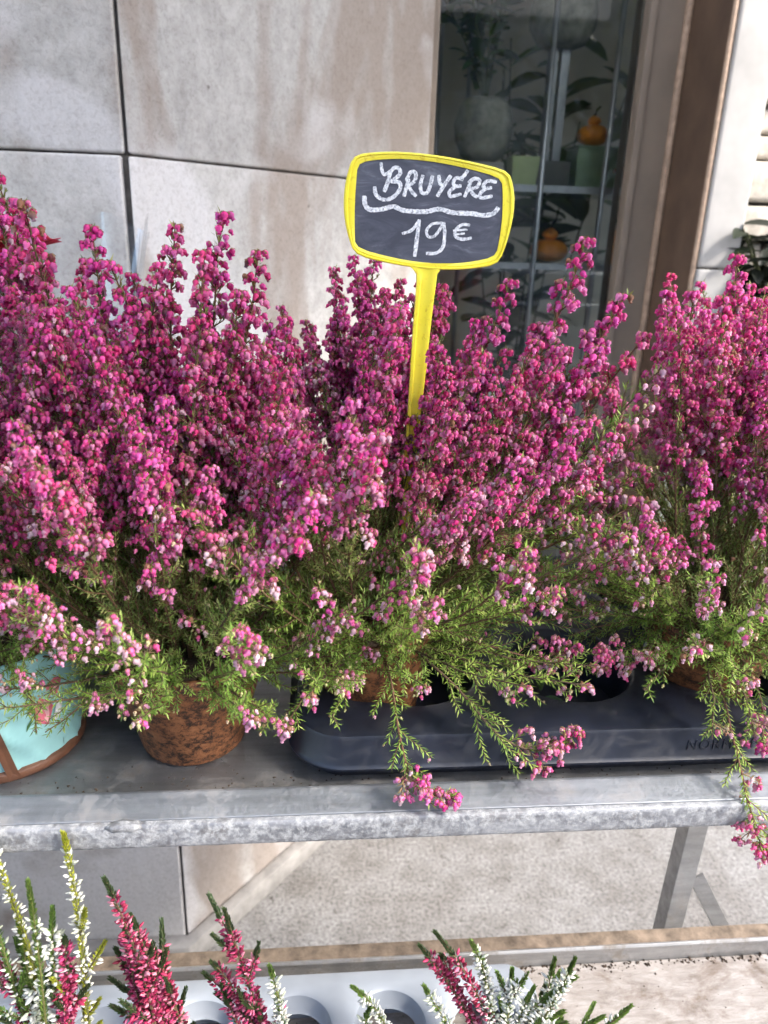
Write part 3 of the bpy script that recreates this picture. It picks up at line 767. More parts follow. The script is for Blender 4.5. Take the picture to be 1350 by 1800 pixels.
def make_branch(seed, L, th0, th1, fs, tone, fl_dens=1.0, green='mix', pts=None, bare_tip=False):
    """returns (stem mesh, foliage mesh, flower mesh, end point).  tone: 0 deep magenta .. 1 pale / cream"""
    rng = random.Random(seed)
    pts = pts or branch_curve(rng, L, th0, th1)
    gs, gf, gb = G(), G(), G()
    n = len(pts)
    bark = rng.choice([(.12, .060, .035), (.15, .085, .05), (.10, .065, .04)])
    gs.tube(pts, [.0016 - .0011 * i / (n - 1) for i in range(n)], 5, bark)
    NP = NEEDLES if green == 'mix' else NEEDLES_FRESH
    def needles(p0, p1, step, ln, prob=1.0, pal=None):
        d = p1 - p0; m_ = max(1, int(d.length / step)); d.normalize(); a, b, d = basis(d)
        ph = rng.uniform(0, 6)
        for i in range(m_):
            q = p0.lerp(p1, i / m_)
            for k in range(3):
                if rng.random() > prob: continue
                an = ph + i * 1.05 + k * 2.094; e = a * math.cos(an) + b * math.sin(an)
                dd = d * rng.uniform(.55, 1.0) + e * rng.uniform(.6, 1.0)
                needle(gs, q, dd, ln * rng.uniform(.75, 1.25), .00070, rng.choice(pal or NP))
    def flower_at(p, dirv, out, u, small=1.0):
        w = tone + rng.gauss(0, .16) + (1 - u) * .25
        if w < .32: col = rng.choice(PINKS_DEEP)
        elif w < .62: col = rng.choice(PINKS_MID)
        elif w < .95: col = rng.choice(PINKS_PALE)
        else: col = rng.choice(CREAMS); small *= .62
        if rng.random() < .035: col = rng.choice([(.30, .13, .08), (.38, .20, .12), (.24, .07, .08)])      # withered
        k_ = rng.uniform(.82, 1.12); col = tuple(min(.9, c * k_) for c in col)
        if w < .62 and rng.random() < .18: tip = tuple(min(.9, c * .5 + x) for c, x in zip(col, (.16, .14, .24)))   # faded lilac
        else: tip = tuple(c * .82 for c in col)
        d = out * rng.uniform(.15, .7) + Vector((0, 0, -1)) * rng.uniform(.5, 1.1) + Vector((rng.uniform(-.3, .3), rng.uniform(-.3, .3), 0))
        s_ = rng.uniform(.72, 1.16) * small
        bell(gb, p, d, .0053 * s_, .0049 * s_, col, tip, rng)
    # needles along the main axis
    for i in range(n - 1):
        t_ = i / (n - 1)
        if t_ > .10: needles(pts[i], pts[i+1], .0036, .0075, .95 if t_ < fs + .1 else .6)
    # side twigs
    t_ = .10; az = rng.uniform(0, 6)
    while t_ < .985:
        p, d = at_curve(pts, t_); a, b, d = basis(d)
        az += 2.4 + rng.uniform(-.4, .4)
        e = a * math.cos(az) + b * math.sin(az)
        flo = t_ > fs and rng.random() < (.80 + .14 * min(1, max(0, (t_ - fs) * 3))) * (fl_dens ** .5)
        u = (t_ - fs) / (1 - fs)
        if flo:
            ln = (.020 * (1 - u) + .0055) * rng.uniform(.5, 1.3); ang = rng.uniform(35, 65)
            step = .0061 / L * rng.uniform(.6, 1.4)
        else:
            ln = (.048 * (1 - t_ * .55)) * rng.uniform(.5, 1.2) * min(1, L / .20); ang = rng.uniform(25, 50)
            if t_ > fs + .12 and tone < .4: ln *= .45
            step = .0095 / L * rng.uniform(.7, 1.3) * (1 if t_ < fs + .12 or tone > .4 else .6)
        dd = (d * math.cos(R(ang)) + e * math.sin(R(ang))).normalized()
        mid = p + dd * ln * .55; tip = mid + (dd + Vector((0, 0, .25)) + d * .3).normalized() * ln * .45
        gs.tube([p, mid, tip], [.0006, .0005, .0003], 3, tuple(c * 1.1 for c in bark), cap=False)
        pal = NEEDLES_BROWN if (flo and rng.random() < .30) else None
        needles(p, mid, .0028, .0070, .95, pal); needles(mid, tip, .0028, .0064, .95, pal)
        if flo:
            nb = rng.choice((4, 5, 6, 6, 7)) if tone < .5 else rng.choice((2, 3, 3, 4, 5))
            ph = rng.uniform(0, 6)
            a2, b2, d2 = basis(tip - mid)
            for k in range(nb):
                o_ = (a2 * math.cos(ph + k * 6.28 / nb) + b2 * math.sin(ph + k * 6.28 / nb))
                q = tip + o_ * rng.uniform(.0015, .0042) + Vector((0, 0, -1)) * rng.uniform(-.002, .0035)
                flower_at(q, d2, o_, u)
            if ln > .010 and rng.random() < .9:
                for k in range(rng.choice((2, 3, 4))):
                    o_ = (a2 * math.cos(ph + 1 + k * 2.1) + b2 * math.sin(ph + 1 + k * 2.1))
                    flower_at(mid + o_ * .0036 + (p - mid) * rng.uniform(-.2, .4), d2, o_, u)
        elif rng.random() < (.16 if fs > .5 else .07):
            for k in range(rng.choice((1, 1, 2))):
                o_ = Vector((rng.uniform(-1, 1), rng.uniform(-1, 1), 0)).normalized()
                w0 = tone; flower_at(tip + o_ * .002, dd, o_, -1.2, .8)
        t_ += step
    if fs < .8 and not bare_tip:
        tip = pts[-1]
        for k in range(rng.choice((4, 5, 6))):
            o_ = Vector((math.cos(k * 1.5), math.sin(k * 1.5), 0)); flower_at(tip + o_ * .0032 - Vector((0, 0, .001)), Vector((0, 0, 1)), o_, 1)
    res = (gs.mesh('branch', [M['bark'], M['needle']], True), None, gb.mesh('flowers', M['petal'], True) if gb.v else None, pts[-1].copy())
    return res

#          name   L    th0 th1  flower-start tone
CLASSES = [('up', .33, 4, 5, .46, .10), ('lean', .32, 22, 10, .47, .18), ('side', .29, 42, 22, .52, .32), ('wide', .24, 60, 40, .55, .58), ('low', .185, 80, 66, .66, .80), ('skirt', .13, 84, 114, .90, .85)]
VAR = {}
seed = 100
for (nm, L, a0, a1, fs, tone) in CLASSES:
    VAR[nm] = []
    for k in range(5):
        seed += 1
        VAR[nm].append(make_branch(seed, L, a0, a1, fs + random.Random(seed).uniform(-.08, .08), tone + random.Random(seed * 3).uniform(-.08, .08), green='mix' if nm in ('up', 'lean', 'side') else 'fresh', fl_dens={'side': .9, 'wide': .46, 'low': .18, 'skirt': .12}.get(nm, 1.0)))

def add_branch(plant, var, loc, quat, scale):
    st, fo, fl, end = var
    b = put('branch', st, plant)
    b.rotation_mode = 'QUATERNION'; b.location = loc; b.rotation_quaternion = quat; b.scale = (scale,) * 3
    if fl: tag(put('flowers', fl, b), kind='stuff')
    return b
def aim(var, vec):
    """rotation + scale that carries the variant's end point onto vec, keeping its droop"""
    end = var[3]
    azq = Quaternion((0, 0, 1), math.atan2(vec.y, vec.x) - math.atan2(end.y, end.x))
    e = azq @ end
    return e.rotation_difference(vec) @ azq, vec.length / end.length
def cls_for(vec):
    an = math.degrees(math.acos(max(-1, min(1, vec.normalized().z))))
    return 'up' if an < 9 else 'lean' if an < 24 else 'side' if an < 41 else 'wide' if an < 60 else 'low' if an < 84 else 'skirt'

def heather_pot(plant, z_rim, r_top, r_bot, h):
    g = G(); wob = lambda a, z: .008 * math.sin(3 * a + 30 * z)
    g.lathe([(r_bot * .9, z_rim - h), (r_bot, z_rim - h + .003), (r_top * .97, z_rim - .014), (r_top, z_rim - .012), (r_top * 1.02, z_rim - .002), (r_top, z_rim), (r_top * .94, z_rim - .001), (r_top * .90, z_rim - .015)], 40, wob=wob)
    g.obj('pot', M['pot'], plant, smooth=True, sharp=60)
    g = G(); g.lathe([(.002, z_rim - .010), (r_top * .5, z_rim - .011), (r_top * .92, z_rim - .014), (r_top * .9, z_rim - .018)], 24); g.obj('soil', M['soil'], plant)

def heather(label, x, y, zb, seed, counts, hgt=1.0, tips=(), pot=(.065, .048, .105), lean=(0, 0), customs=(), skip=None):
    rng = random.Random(seed)
    zr = pot[2]
    p = thing('heather_plant', label, 'heather', 'potted pink bell heathers', (x, y, zb))
    heather_pot(p, zr, *pot)
    def base():
        a = rng.uniform(0, 6.28); r_ = pot[0] * .55 * math.sqrt(rng.random()); return Vector((r_ * math.cos(a), r_ * math.sin(a), zr - .012))
    for tp in tips:                                   # tall shoots that stand above the crown
        b = base() * 1.0; v = Vector(tp) - Vector((x, y, zb)) - b
        var = rng.choice(VAR[cls_for(v)]); q, s_ = aim(var, v); add_branch(p, var, b, q, s_)
    for nm, cnt in counts:
        for k in range(cnt):
            var = rng.choice(VAR[nm])
            az = 6.283 * (k + rng.uniform(-.35, .35)) / cnt * (1 if nm != 'up' else 2.4) + seed
            b = base()
            out = Vector((math.cos(az), math.sin(az), 0))
            if skip and skip(nm, out, rng.random()): continue
            if nm in ('wide', 'low', 'skirt'): b = out * pot[0] * rng.uniform(.3, .75) + Vector((0, 0, zr - .012))
            elif nm == 'side': b = out * pot[0] * rng.uniform(.1, .6) + Vector((0, 0, zr - .012))
            q = Quaternion((0, 0, 1), az - math.atan2(var[3].y, var[3].x))
            tl = Quaternion(Vector((rng.gauss(0, 1), rng.gauss(0, 1), 0)).normalized(), rng.gauss(0, R(5)))
            tl = tl @ Quaternion((1, 0, 0), lean[1]) @ Quaternion((0, 1, 0), lean[0])
            add_branch(p, var, b, tl @ q, hgt * rng.uniform(.82, 1.06))
    for c in customs:
        b = Vector(c[0]) - Vector((x, y, zb))
        pts = [Vector(q) - Vector(c[0]) for q in c]
        sm = []
        for i in range(len(pts) - 1):                 # Catmull-Rom
            p0 = pts[max(0, i-1)]; p1 = pts[i]; p2 = pts[i+1]; p3 = pts[min(len(pts)-1, i+2)]
            for k in range(7):
                t_ = k / 7
                sm.append(.5 * ((2 * p1) + (p2 - p0) * t_ + (2 * p0 - 5 * p1 + 4 * p2 - p3) * t_ ** 2 + (3 * p1 - p0 - 3 * p2 + p3) * t_ ** 3))
        sm.append(pts[-1])
        L = sum((sm[i+1] - sm[i]).length for i in range(len(sm) - 1))
        var = make_branch(seed * 7 + len(p.children), L, 0, 0, rng.uniform(.45, .6), .45, green='fresh', pts=sm)
        add_branch(p, var, b, Quaternion(), 1.0)
    return p
FULL = (('up', 8), ('lean', 19), ('side', 22), ('wide', 20), ('low', 22), ('skirt', 20))
BACK = (('up', 7), ('lean', 15), ('side', 16), ('wide', 8))
SH = .9755
heather('magenta heather in mottled terracotta pot standing on bare shelf left of black tray', -.118, .645, SH, 11, FULL, 1.0,
        tips=[(-.225, .66, 1.462), (-.174, .66, 1.445), (-.147, .66, 1.41), (-.109, .655, 1.448), (-.071, .65, 1.458), (-.045, .66, 1.43), (-.06, .64, 1.40), (-.19, .64, 1.40), (-.035, .65, 1.36), (-.085, .63, 1.43), (-.12, .64, 1.42), (-.16, .64, 1.42)], pot=(.072, .049, .105),
        skip=lambda nm, o, r: (nm in ('lean', 'side') and o.x > .35 and r < .28) or (nm == 'skirt' and o.y < -.2 and r < .7))
heather('big pink heather carrying the yellow price sign, at the left end of black tray', .055, .672, SH + .012, 12, FULL + (('side', 8), ('wide', 6)), 1.0, lean=(.12, .0), skip=lambda nm, o, r: nm == 'skirt' and o.y < -.2 and r < .55,
        tips=[(.115, .69, 1.40), (.142, .68, 1.378), (.169, .68, 1.412), (.20, .68, 1.375), (.232, .68, 1.448), (.276, .69, 1.402), (.295, .68, 1.37), (.25, .66, 1.36), (.215, .65, 1.36), (.30, .66, 1.31), (.29, .63, 1.26), (.31, .67, 1.34), (.305, .65, 1.22), (.32, .69, 1.28), (.265, .62, 1.30), (.24, .61, 1.24), (.30, .62, 1.18)],
        customs=[[(.06, .625, 1.085), (.066, .575, 1.078), (.072, .535, 1.045), (.085, .515, 1.012), (.115, .512, 1.006)],
                 [(.085, .63, 1.085), (.125, .575, 1.07), (.16, .545, 1.04), (.195, .535, 1.032), (.225, .535, 1.052)],
                 [(.09, .66, 1.09), (.15, .62, 1.09), (.20, .60, 1.085), (.235, .59, 1.10)]])
heather('pink heather at right end of black tray with spray hanging over the rail', .405, .672, SH + .012, 13, FULL + (('wide', 6),), 1.0,
        tips=[(.343, .70, 1.405), (.379, .70, 1.438), (.411, .70, 1.40), (.327, .69, 1.37), (.40, .66, 1.37), (.36, .67, 1.39)],
        skip=lambda nm, o, r: (nm in ('lean', 'side') and o.x < -.1 and r < .4),
        customs=[[(.37, .625, 1.085), (.365, .575, 1.075), (.368, .538, 1.035), (.375, .512, .995), (.383, .500, .965), (.396, .498, .945)],
                 [(.35, .655, 1.085), (.30, .60, 1.085), (.255, .58, 1.10)],
                 [(.40, .62, 1.085), (.405, .57, 1.06), (.402, .545, 1.02)]])
heather('deep magenta heather in the back row behind the price sign stem', .052, .868, SH + .012, 14, (('up', 16), ('lean', 16), ('side', 7)), .93,
        tips=[(.020, .84, 1.41), (.04, .84, 1.422), (.063, .84, 1.425), (.09, .84, 1.40), (.05, .85, 1.40), (.03, .83, 1.38), (.075, .83, 1.39)])
heather('tall magenta heather in the back row at the left picture edge', -.285, .83, SH, 15, BACK, 1.08, tips=[(-.303, .82, 1.49), (-.27, .80, 1.44), (-.29, .79, 1.45)])
heather('dim magenta heather in the back row between the two left heathers', -.165, .86, SH, 17, (('up', 12), ('lean', 16), ('side', 6)), .88)
heather('magenta heather in the back row near the right picture edge', .48, .862, SH + .012, 16, (('up', 14), ('lean', 14), ('side', 6)), 1.0)
heather('pink heather at the left picture edge above the mint wrapped pot', -.297, .650, SH + .004, 18, BACK + (('low', 8), ('skirt', 10)), .95, pot=(.060, .048, .115))

# ------------------------------------------------------------------ price sign
sign = thing('price_sign', 'yellow plastic price sign with slate face chalked BRUYERE 19 euro', 'price sign')
SY = .662
def S2(zx, zy, dy=0.0):          # lettering sheet units -> sign plane
    px, py = 580 + zx / 3.857, 240 + zy / 3.857
    k = SY / .62
    return ((.0865 + .000433 * ((px - 755) + .05 * (py - 370))) * k, SY + dy, 1.45 + (.0125 - .000402 * (py - 370) + .0000135 * (px - 755)) * k)
def edge_loop(corners, mids, n=14):
    pts = []
    for i in range(4):
        a, b, c = corners[i], mids[i], corners[(i + 1) % 4]
        ctrl = (2 * b[0] - (a[0] + c[0]) / 2, 2 * b[1] - (a[1] + c[1]) / 2)
        for k in range(n):
            t_ = k / n; pts.append(((1-t_)**2*a[0] + 2*t_*(1-t_)*ctrl[0] + t_*t_*c[0], (1-t_)**2*a[1] + 2*t_*(1-t_)*ctrl[1] + t_*t_*c[1]))
    for _ in range(1):
        pts = [tuple((pts[i-1][q] + 2 * pts[i][q] + pts[(i+1) % len(pts)][q]) / 4 for q in (0, 1)) for i in range(len(pts))]
    return pts
outer = edge_loop([(172, 140), (1200, 232), (1155, 872), (160, 805)], [(600, 122), (1250, 500), (700, 908), (96, 470)])
inner = edge_loop([(200, 188), (1158, 282), (1135, 815), (165, 750)], [(620, 168), (1170, 540), (690, 864), (170, 480)])
def lerp_loop(a, b, t_): return [tuple(p[q] * (1 - t_) + r_[q] * t_ for q in (0, 1)) for p, r_ in zip(a, b)]
N = len(outer)
rings = [(outer, .0035), (outer, -.001), (lerp_loop(outer, inner, .10), -.0025), (lerp_loop(outer, inner, .28), -.0027), (lerp_loop(outer, inner, .36), -.0014), (lerp_loop(outer, inner, .48), -.0014), (lerp_loop(outer, inner, .60), -.0018), (inner, -.0012), (inner, .0005)]
g = G(); v = []
for lp, dy in rings: v += [S2(a, b, dy) for a, b in lp]
g.add(v, [(r_*N+k, r_*N+(k+1) % N, (r_+1)*N+(k+1) % N, (r_+1)*N+k) for r_ in range(len(rings)-1) for k in range(N)])
g.add([S2(a, b, .0035) for a, b in outer], [tuple(range(N))])
g.obj('frame', M['yellow'], sign, smooth=True, sharp=40)
g = G(); g.add([S2(a, b, -.0006) for a, b in lerp_loop(inner, outer, .03)], [tuple(range(N))]); g.obj('slate_face', M['slate'], sign)
# stem, a shallow channel
def PX(px, py): return ((px - 580) * 3.857, (py - 240) * 3.857)
rows = [(464, 708, 795), (469, 718, 781), (475, 725, 774), (484, 731, 768), (500, 731, 766), (540, 728, 761), (583, 724, 756), (672, 718, 747), (748, 713, 738), (800, 709, 733), (860, 704, 726), (960, 699, 718), (1080, 694, 706)]
g = G(); v = []
for i, (py, l, r_) in enumerate(rows):
    w = r_ - l; bl = min(1.0, i / 4)
    for fr, dy in ((0, .003), (0, -.0022), (.16, -.0024), (.24, -.0024 + .0016 * bl), (.62, -.0024 + .0016 * bl), (.70, -.0024 + .0008 * bl), (.9, -.0024), (1, -.002), (1, .003)):
        v.append(S2(*PX(l + w * fr, py), dy))
K = 9
g.add(v, [(i*K+j, i*K+j+1, (i+1)*K+j+1, (i+1)*K+j) for i in range(len(rows)-1) for j in range(K-1)] + [(i*K+K-1, i*K, (i+1)*K, (i+1)*K+K-1) for i in range(len(rows)-1)])
g.obj('stake', M['yellow'], sign, smooth=True, sharp=40)
STROKES = {
 'B': [([(352, 188), (358, 238), (372, 262), (408, 244)], 22), ([(412, 248), (394, 312), (370, 372)], 26), ([(398, 262), (440, 218), (472, 226), (474, 262), (418, 306)], 26), ([(418, 306), (470, 314), (474, 358), (426, 412), (366, 428), (316, 398), (306, 346)], 27)],
 'R': [([(532, 292), (516, 350), (502, 402)], 25), ([(518, 300), (548, 246), (580, 252), (572, 304), (532, 334)], 24), ([(532, 334), (552, 372), (580, 402)], 24)],
 'U': [([(628, 268), (612, 332), (622, 380), (656, 380), (678, 330), (692, 272)], 25)],
 'Y': [([(736, 268), (742, 316), (764, 334)], 25), ([(814, 270), (770, 332), (726, 402)], 25)],
 'E_acute': [([(896, 292), (852, 282), (832, 316), (848, 336), (884, 334)], 24), ([(848, 338), (808, 372), (816, 404), (884, 388)], 24), ([(928, 234), (908, 262), (888, 282)], 24)],
 'R_second': [([(948, 312), (930, 360), (910, 406)], 25), ([(936, 312), (976, 286), (1010, 298), (994, 340), (946, 356)], 24), ([(946, 356), (966, 388), (994, 408)], 24)],
 'E': [([(1122, 308), (1062, 302), (1036, 334), (1052, 350), (1090, 346)], 24), ([(1052, 352), (1016, 384), (1022, 414), (1096, 402)], 24)],
 'underline': [([(236, 408), (240, 462), (272, 494), (350, 492), (430, 474), (500, 500), (640, 508), (740, 490), (830, 514), (960, 520), (1040, 532), (1106, 520), (1140, 482)], 32)],
 'one': [([(488, 656), (552, 632), (602, 566)], 22), ([(602, 566), (590, 660), (570, 812)], 27)],
 'nine': [([(752, 584), (690, 592), (652, 636), (664, 678), (708, 672), (752, 612), (764, 582)], 20), ([(768, 582), (776, 660), (764, 750), (716, 792), (652, 794)], 24)],
 'euro': [([(946, 598), (896, 596), (852, 632), (850, 676), (896, 696), (960, 688)], 22), ([(836, 636), (930, 630)], 15), ([(838, 664), (912, 656)], 15)],
}
def smooth_line(pts, n=6):
    out = []
    for i in range(len(pts) - 1):
        p0 = Vector(pts[max(0, i-1)]); p1 = Vector(pts[i]); p2 = Vector(pts[i+1]); p3 = Vector(pts[min(len(pts)-1, i+2)])
        for k in range(n):
            t_ = k / n
            out.append(.5 * ((2 * p1) + (p2 - p0) * t_ + (2 * p0 - 5 * p1 + 4 * p2 - p3) * t_ ** 2 + (3 * p1 - p0 - 3 * p2 + p3) * t_ ** 3))
    out.append(Vector(pts[-1])); return out
rng = random.Random(4); dz = 0
for nm, strokes in STROKES.items():
    g = G()
    for pts, w in strokes:
        dz += 1
        ln = smooth_line(pts, 8); v = []; yy = -.0009 - .00002 * (dz % 9)
        n = len(ln)
        for i, p in enumerate(ln):
            d = (ln[min(i+1, n-1)] - ln[max(i-1, 0)]).normalized(); q = Vector((-d.y, d.x))
            ww = w * .5 * rng.uniform(.86, 1.10) * (.78 if i in (0, n-1) else 1)
            e = d * (-w * .2 if i == 0 else w * .2 if i == n - 1 else 0)
            v += [S2(*(p + q * ww + e), yy), S2(*(p - q * ww + e), yy)]
        g.add(v, [(2*i, 2*i+1, 2*i+3, 2*i+2) for i in range(n-1)])
    g.obj('chalk_letter' if nm not in ('underline', 'one', 'nine', 'euro') else ('chalk_underline' if nm == 'underline' else 'chalk_digit' if nm != 'euro' else 'euro_mark'), M['chalk'], sign)

# ------------------------------------------------------------------ mint wrapped pot cover
gp = thing('wrapped_pot_cover', 'mint green pleated paper pot wrap with brown ribbon and rose print', 'pot wrap', loc=(-.297, .650, SH))
import mathutils
def fold(a, z):
    n1 = mathutils.noise.noise(Vector((math.cos(a) * 2.2 + z * 16, math.sin(a) * 2.2, z * 26 + a * 1.2)))
    n2 = mathutils.noise.noise(Vector((math.cos(a) * 5 + z * 40, math.sin(a) * 5 + 3, z * 30)))
    rid = 1 - abs(n1) * 2
    return .075 * max(0, rid) ** 5 * (1 - .6 * min(1, z / .12)) - .022 + .02 * n2
def wr(z): return .0685 + .011 * min(1, z / .12)
g = G(); g.lathe([(.060, .0002), (.0675, .001)] + [(wr(.004 + i * .0048), .004 + i * .0048) for i in range(25)] + [(.0765, .1195), (.0745, .112), (.070, .06), (.066, .003)], 110, wob=lambda a, z: fold(a, z) if z > .002 else 0)
g.obj('paper_wrap', M['mint'], gp, smooth=True)
def patch(poly, mtl, name, off):
    """poly in (angle deg, z) laid on the wrap's surface"""
    g = G(); n = len(poly); ca = sum(p[0] for p in poly) / n; cz = sum(p[1] for p in poly) / n
    def P(a, z):
        an = R(a); r_ = wr(z) * (1 + fold(an, z)) + off; return (r_ * math.cos(an), r_ * math.sin(an), z)
    rings_ = []
    v = [P(ca, cz)]
    for s_ in (.34, .67, 1.0): v += [P(ca + (a - ca) * s_, cz + (z - cz) * s_) for a, z in poly]
    f = [(0, 1 + k, 1 + (k+1) % n) for k in range(n)]
    for r_ in range(2): f += [(1+r_*n+k, 1+(r_+1)*n+k, 1+(r_+1)*n+(k+1) % n, 1+r_*n+(k+1) % n) for k in range(n)]
    g.add(v, f); g.obj(name, mtl, gp, smooth=True)
rib = []
for i in range(13):
    z = .001 + i * .0095; a = -64.5 - 17 * (i / 12) ; rib.append((a, z))
g = G(); v = []
for a, z in rib:
    for da in (-3.8, -.3, .3, 3.8):
        an = R(a + da); r_ = wr(z) * 1.035 + .0012 - (.0008 if abs(da) < 1 else 0); v.append((r_ * math.cos(an), r_ * math.sin(an), z))
g.add(v, [(4*i+j, 4*i+j+1, 4*i+j+5, 4*i+j+4) for i in range(12) for j in range(3)]); g.obj('ribbon', M['ribbon'], gp)
g = G(); g.lathe([(.071, .0003), (.0722, .002), (.0722, .008), (.071, .0095)], 80); g.obj('base_ribbon', M['ribbon'], gp, smooth=True)
def ell(ca, cz, ra, rz, rot=0, n=16, pw=1): 
    out = []
    for k in range(n):
        t_ = 2 * math.pi * k / n; u, w = ra * math.cos(t_), rz * math.sin(t_)
        out.append((ca + (u * math.cos(rot) - w * math.sin(rot) * ra / rz), cz + (u * math.sin(rot) * rz / ra + w * math.cos(rot))))
    return out
patch([(-46, .068), (-47, .058), (-44, .050), (-38, .046), (-34, .055), (-27, .070), (-24, .086), (-30, .090), (-38, .084)], M['rose_print'], 'rose_print', .0009)
patch([(-42, .052), (-39, .050), (-36, .056), (-36, .068), (-39, .072), (-42, .062)], M['rose_pale'], 'rose_petal_print', .0014)
patch([(-36, .072), (-33, .070), (-28, .080), (-30, .084)], M['rose_pale'], 'rose_petal_print', .0014)
patch([(-52, .052), (-50, .056), (-47, .063), (-46.5, .059), (-49, .053), (-53, .046)], M['leaf_print'], 'leaf_print', .0009)
patch([(-51, .066), (-50, .071), (-47, .073), (-46, .069), (-47.5, .065)], M['leaf_print'], 'leaf_print', .0009)
patch([(-34, .047), (-31, .044), (-27, .050), (-23, .064), (-25, .068), (-30, .062)], M['tag_white'], 'print_label', .0009)

g = G(); v = []; n = 48
prof = [(.0835, .112), (.084, .2), (.083, .30), (.086, .40)]
for r_, z in prof:
    for k in range(n):
        a = 2 * math.pi * k / n; w = 1 + .05 * math.sin(4 * a + z * 8) + .02 * math.sin(9 * a + 2)
        v.append((r_ * w * math.cos(a), r_ * w * math.sin(a), z + (.02 * math.sin(3 * a) if z > .35 else 0)))
g.add(v, [(j*n+k, j*n+(k+1) % n, (j+1)*n+(k+1) % n, (j+1)*n+k) for j in range(len(prof)-1) for k in range(n)])
g.obj('cellophane_sleeve', M['cello'], gp, smooth=True)

# ------------------------------------------------------------------ red rose in cellophane behind the left heathers
bq = thing('wrapped_rose', 'red rose in clear cellophane sleeve behind the left heathers', 'bouquet', loc=(-.335, .985, SH))
g = G(); g.lathe([(.040, 0), (.050, .09), (.052, .10), (.046, .10), (.044, .09)], 24); g.obj('pot', M['black_hole'], bq, smooth=True)
g = G(); g.tube([(0, 0, .08), (.01, -.01, .25), (.0, -.02, .43)], .003, 6, (.06, .12, .03)); g.obj('stem', M['bark'], bq, smooth=True)
rng = random.Random(8)
for k in range(22):                              # rose petals spiral out
    t_ = k / 21; az = k * 2.4; lay = t_
    g = G(); v = []; f = []
    Wd = .012 + .022 * lay; Hh = .030 + .010 * lay
    for i in range(5):
        for j in range(5):
            u = (j / 4 - .5) * 2; s_ = i / 4
            rad_ = .004 + lay * .018 * s_ + .016 * lay * s_ ** 3
            a = u * (.9 - .25 * s_) * (1.1)
            wv = .0022 * math.sin(9 * u + k) * s_
            v.append((rad_ * math.cos(a) + wv, (rad_ + Wd * .45) * math.sin(a), Hh * s_ * (1 - .12 * u * u) - (.012 * lay * s_ ** 3) - lay * .012))
    f = [(i*5+j, i*5+j+1, (i+1)*5+j+1, (i+1)*5+j) for i in range(4) for j in range(4)]
    c_ = rng.choice([(.50, .025, .06), (.58, .04, .09), (.44, .02, .05)])
    g.add(v, f, c_); o = g.obj('petal', M['petal'], bq, smooth=True); o.location = (-.02, -.03, .425); o.rotation_euler = (0, 0, az); o.scale = (1.65,) * 3
for k in range(7):
    o = put('leaf', rng.choice(lm_dark), bq); o.location = (0.004, -.01, .2 + k * .03); o.rotation_euler = (.4, 0, k * 2.4)
g = G(); v = []; n = 60
prof = [(.055, .01), (.075, .12), (.10, .26), (.125, .38), (.142, .47)]
for r_, z in prof:
    for k in range(n):
        a = 2 * math.pi * k / n; w = 1 + .05 * math.sin(5 * a + z * 9) * z / .4 + .03 * math.sin(11 * a) * z / .4
        v.append((r_ * w * math.cos(a), r_ * w * math.sin(a), z + (.012 * math.sin(7 * a) if z > .4 else 0)))
g.add(v, [(j*n+k, j*n+(k+1) % n, (j+1)*n+(k+1) % n, (j+1)*n+k) for j in range(len(prof)-1) for k in range(n)])
g.obj('cellophane_sleeve', M['cello'], bq, smooth=True)

# ------------------------------------------------------------------ bud heathers (calluna) on the lower shelf
_UV = []
for j, (z, r_) in enumerate(((0, .12), (.3, .5), (.7, .36), (1.0, .05))):
    for k in range(5): _UV.append((r_ * math.cos(2 * math.pi * k / 5), r_ * math.sin(2 * math.pi * k / 5), z))
_UV = np.array(_UV); _UF = [(j*5+k, j*5+(k+1) % 5, (j+1)*5+(k+1) % 5, (j+1)*5+k) for j in range(3) for k in range(5)]
BUDC = {'red': [(.40, .03, .10), (.48, .05, .15), (.28, .02, .065), (.60, .16, .27), (.22, .02, .06), (.66, .26, .34)],
        'white': [(.62, .63, .57), (.70, .70, .66), (.52, .56, .44)],
        'lime': [(.66, .67, .60), (.72, .72, .68), (.62, .64, .48)]}
GRN = {'red': [(.050, .085, .030), (.070, .10, .035), (.04, .065, .028)], 'white': [(.10, .17, .035), (.14, .23, .045), (.075, .13, .03)], 'lime': [(.36, .38, .03), (.44, .44, .05), (.26, .30, .03)], }
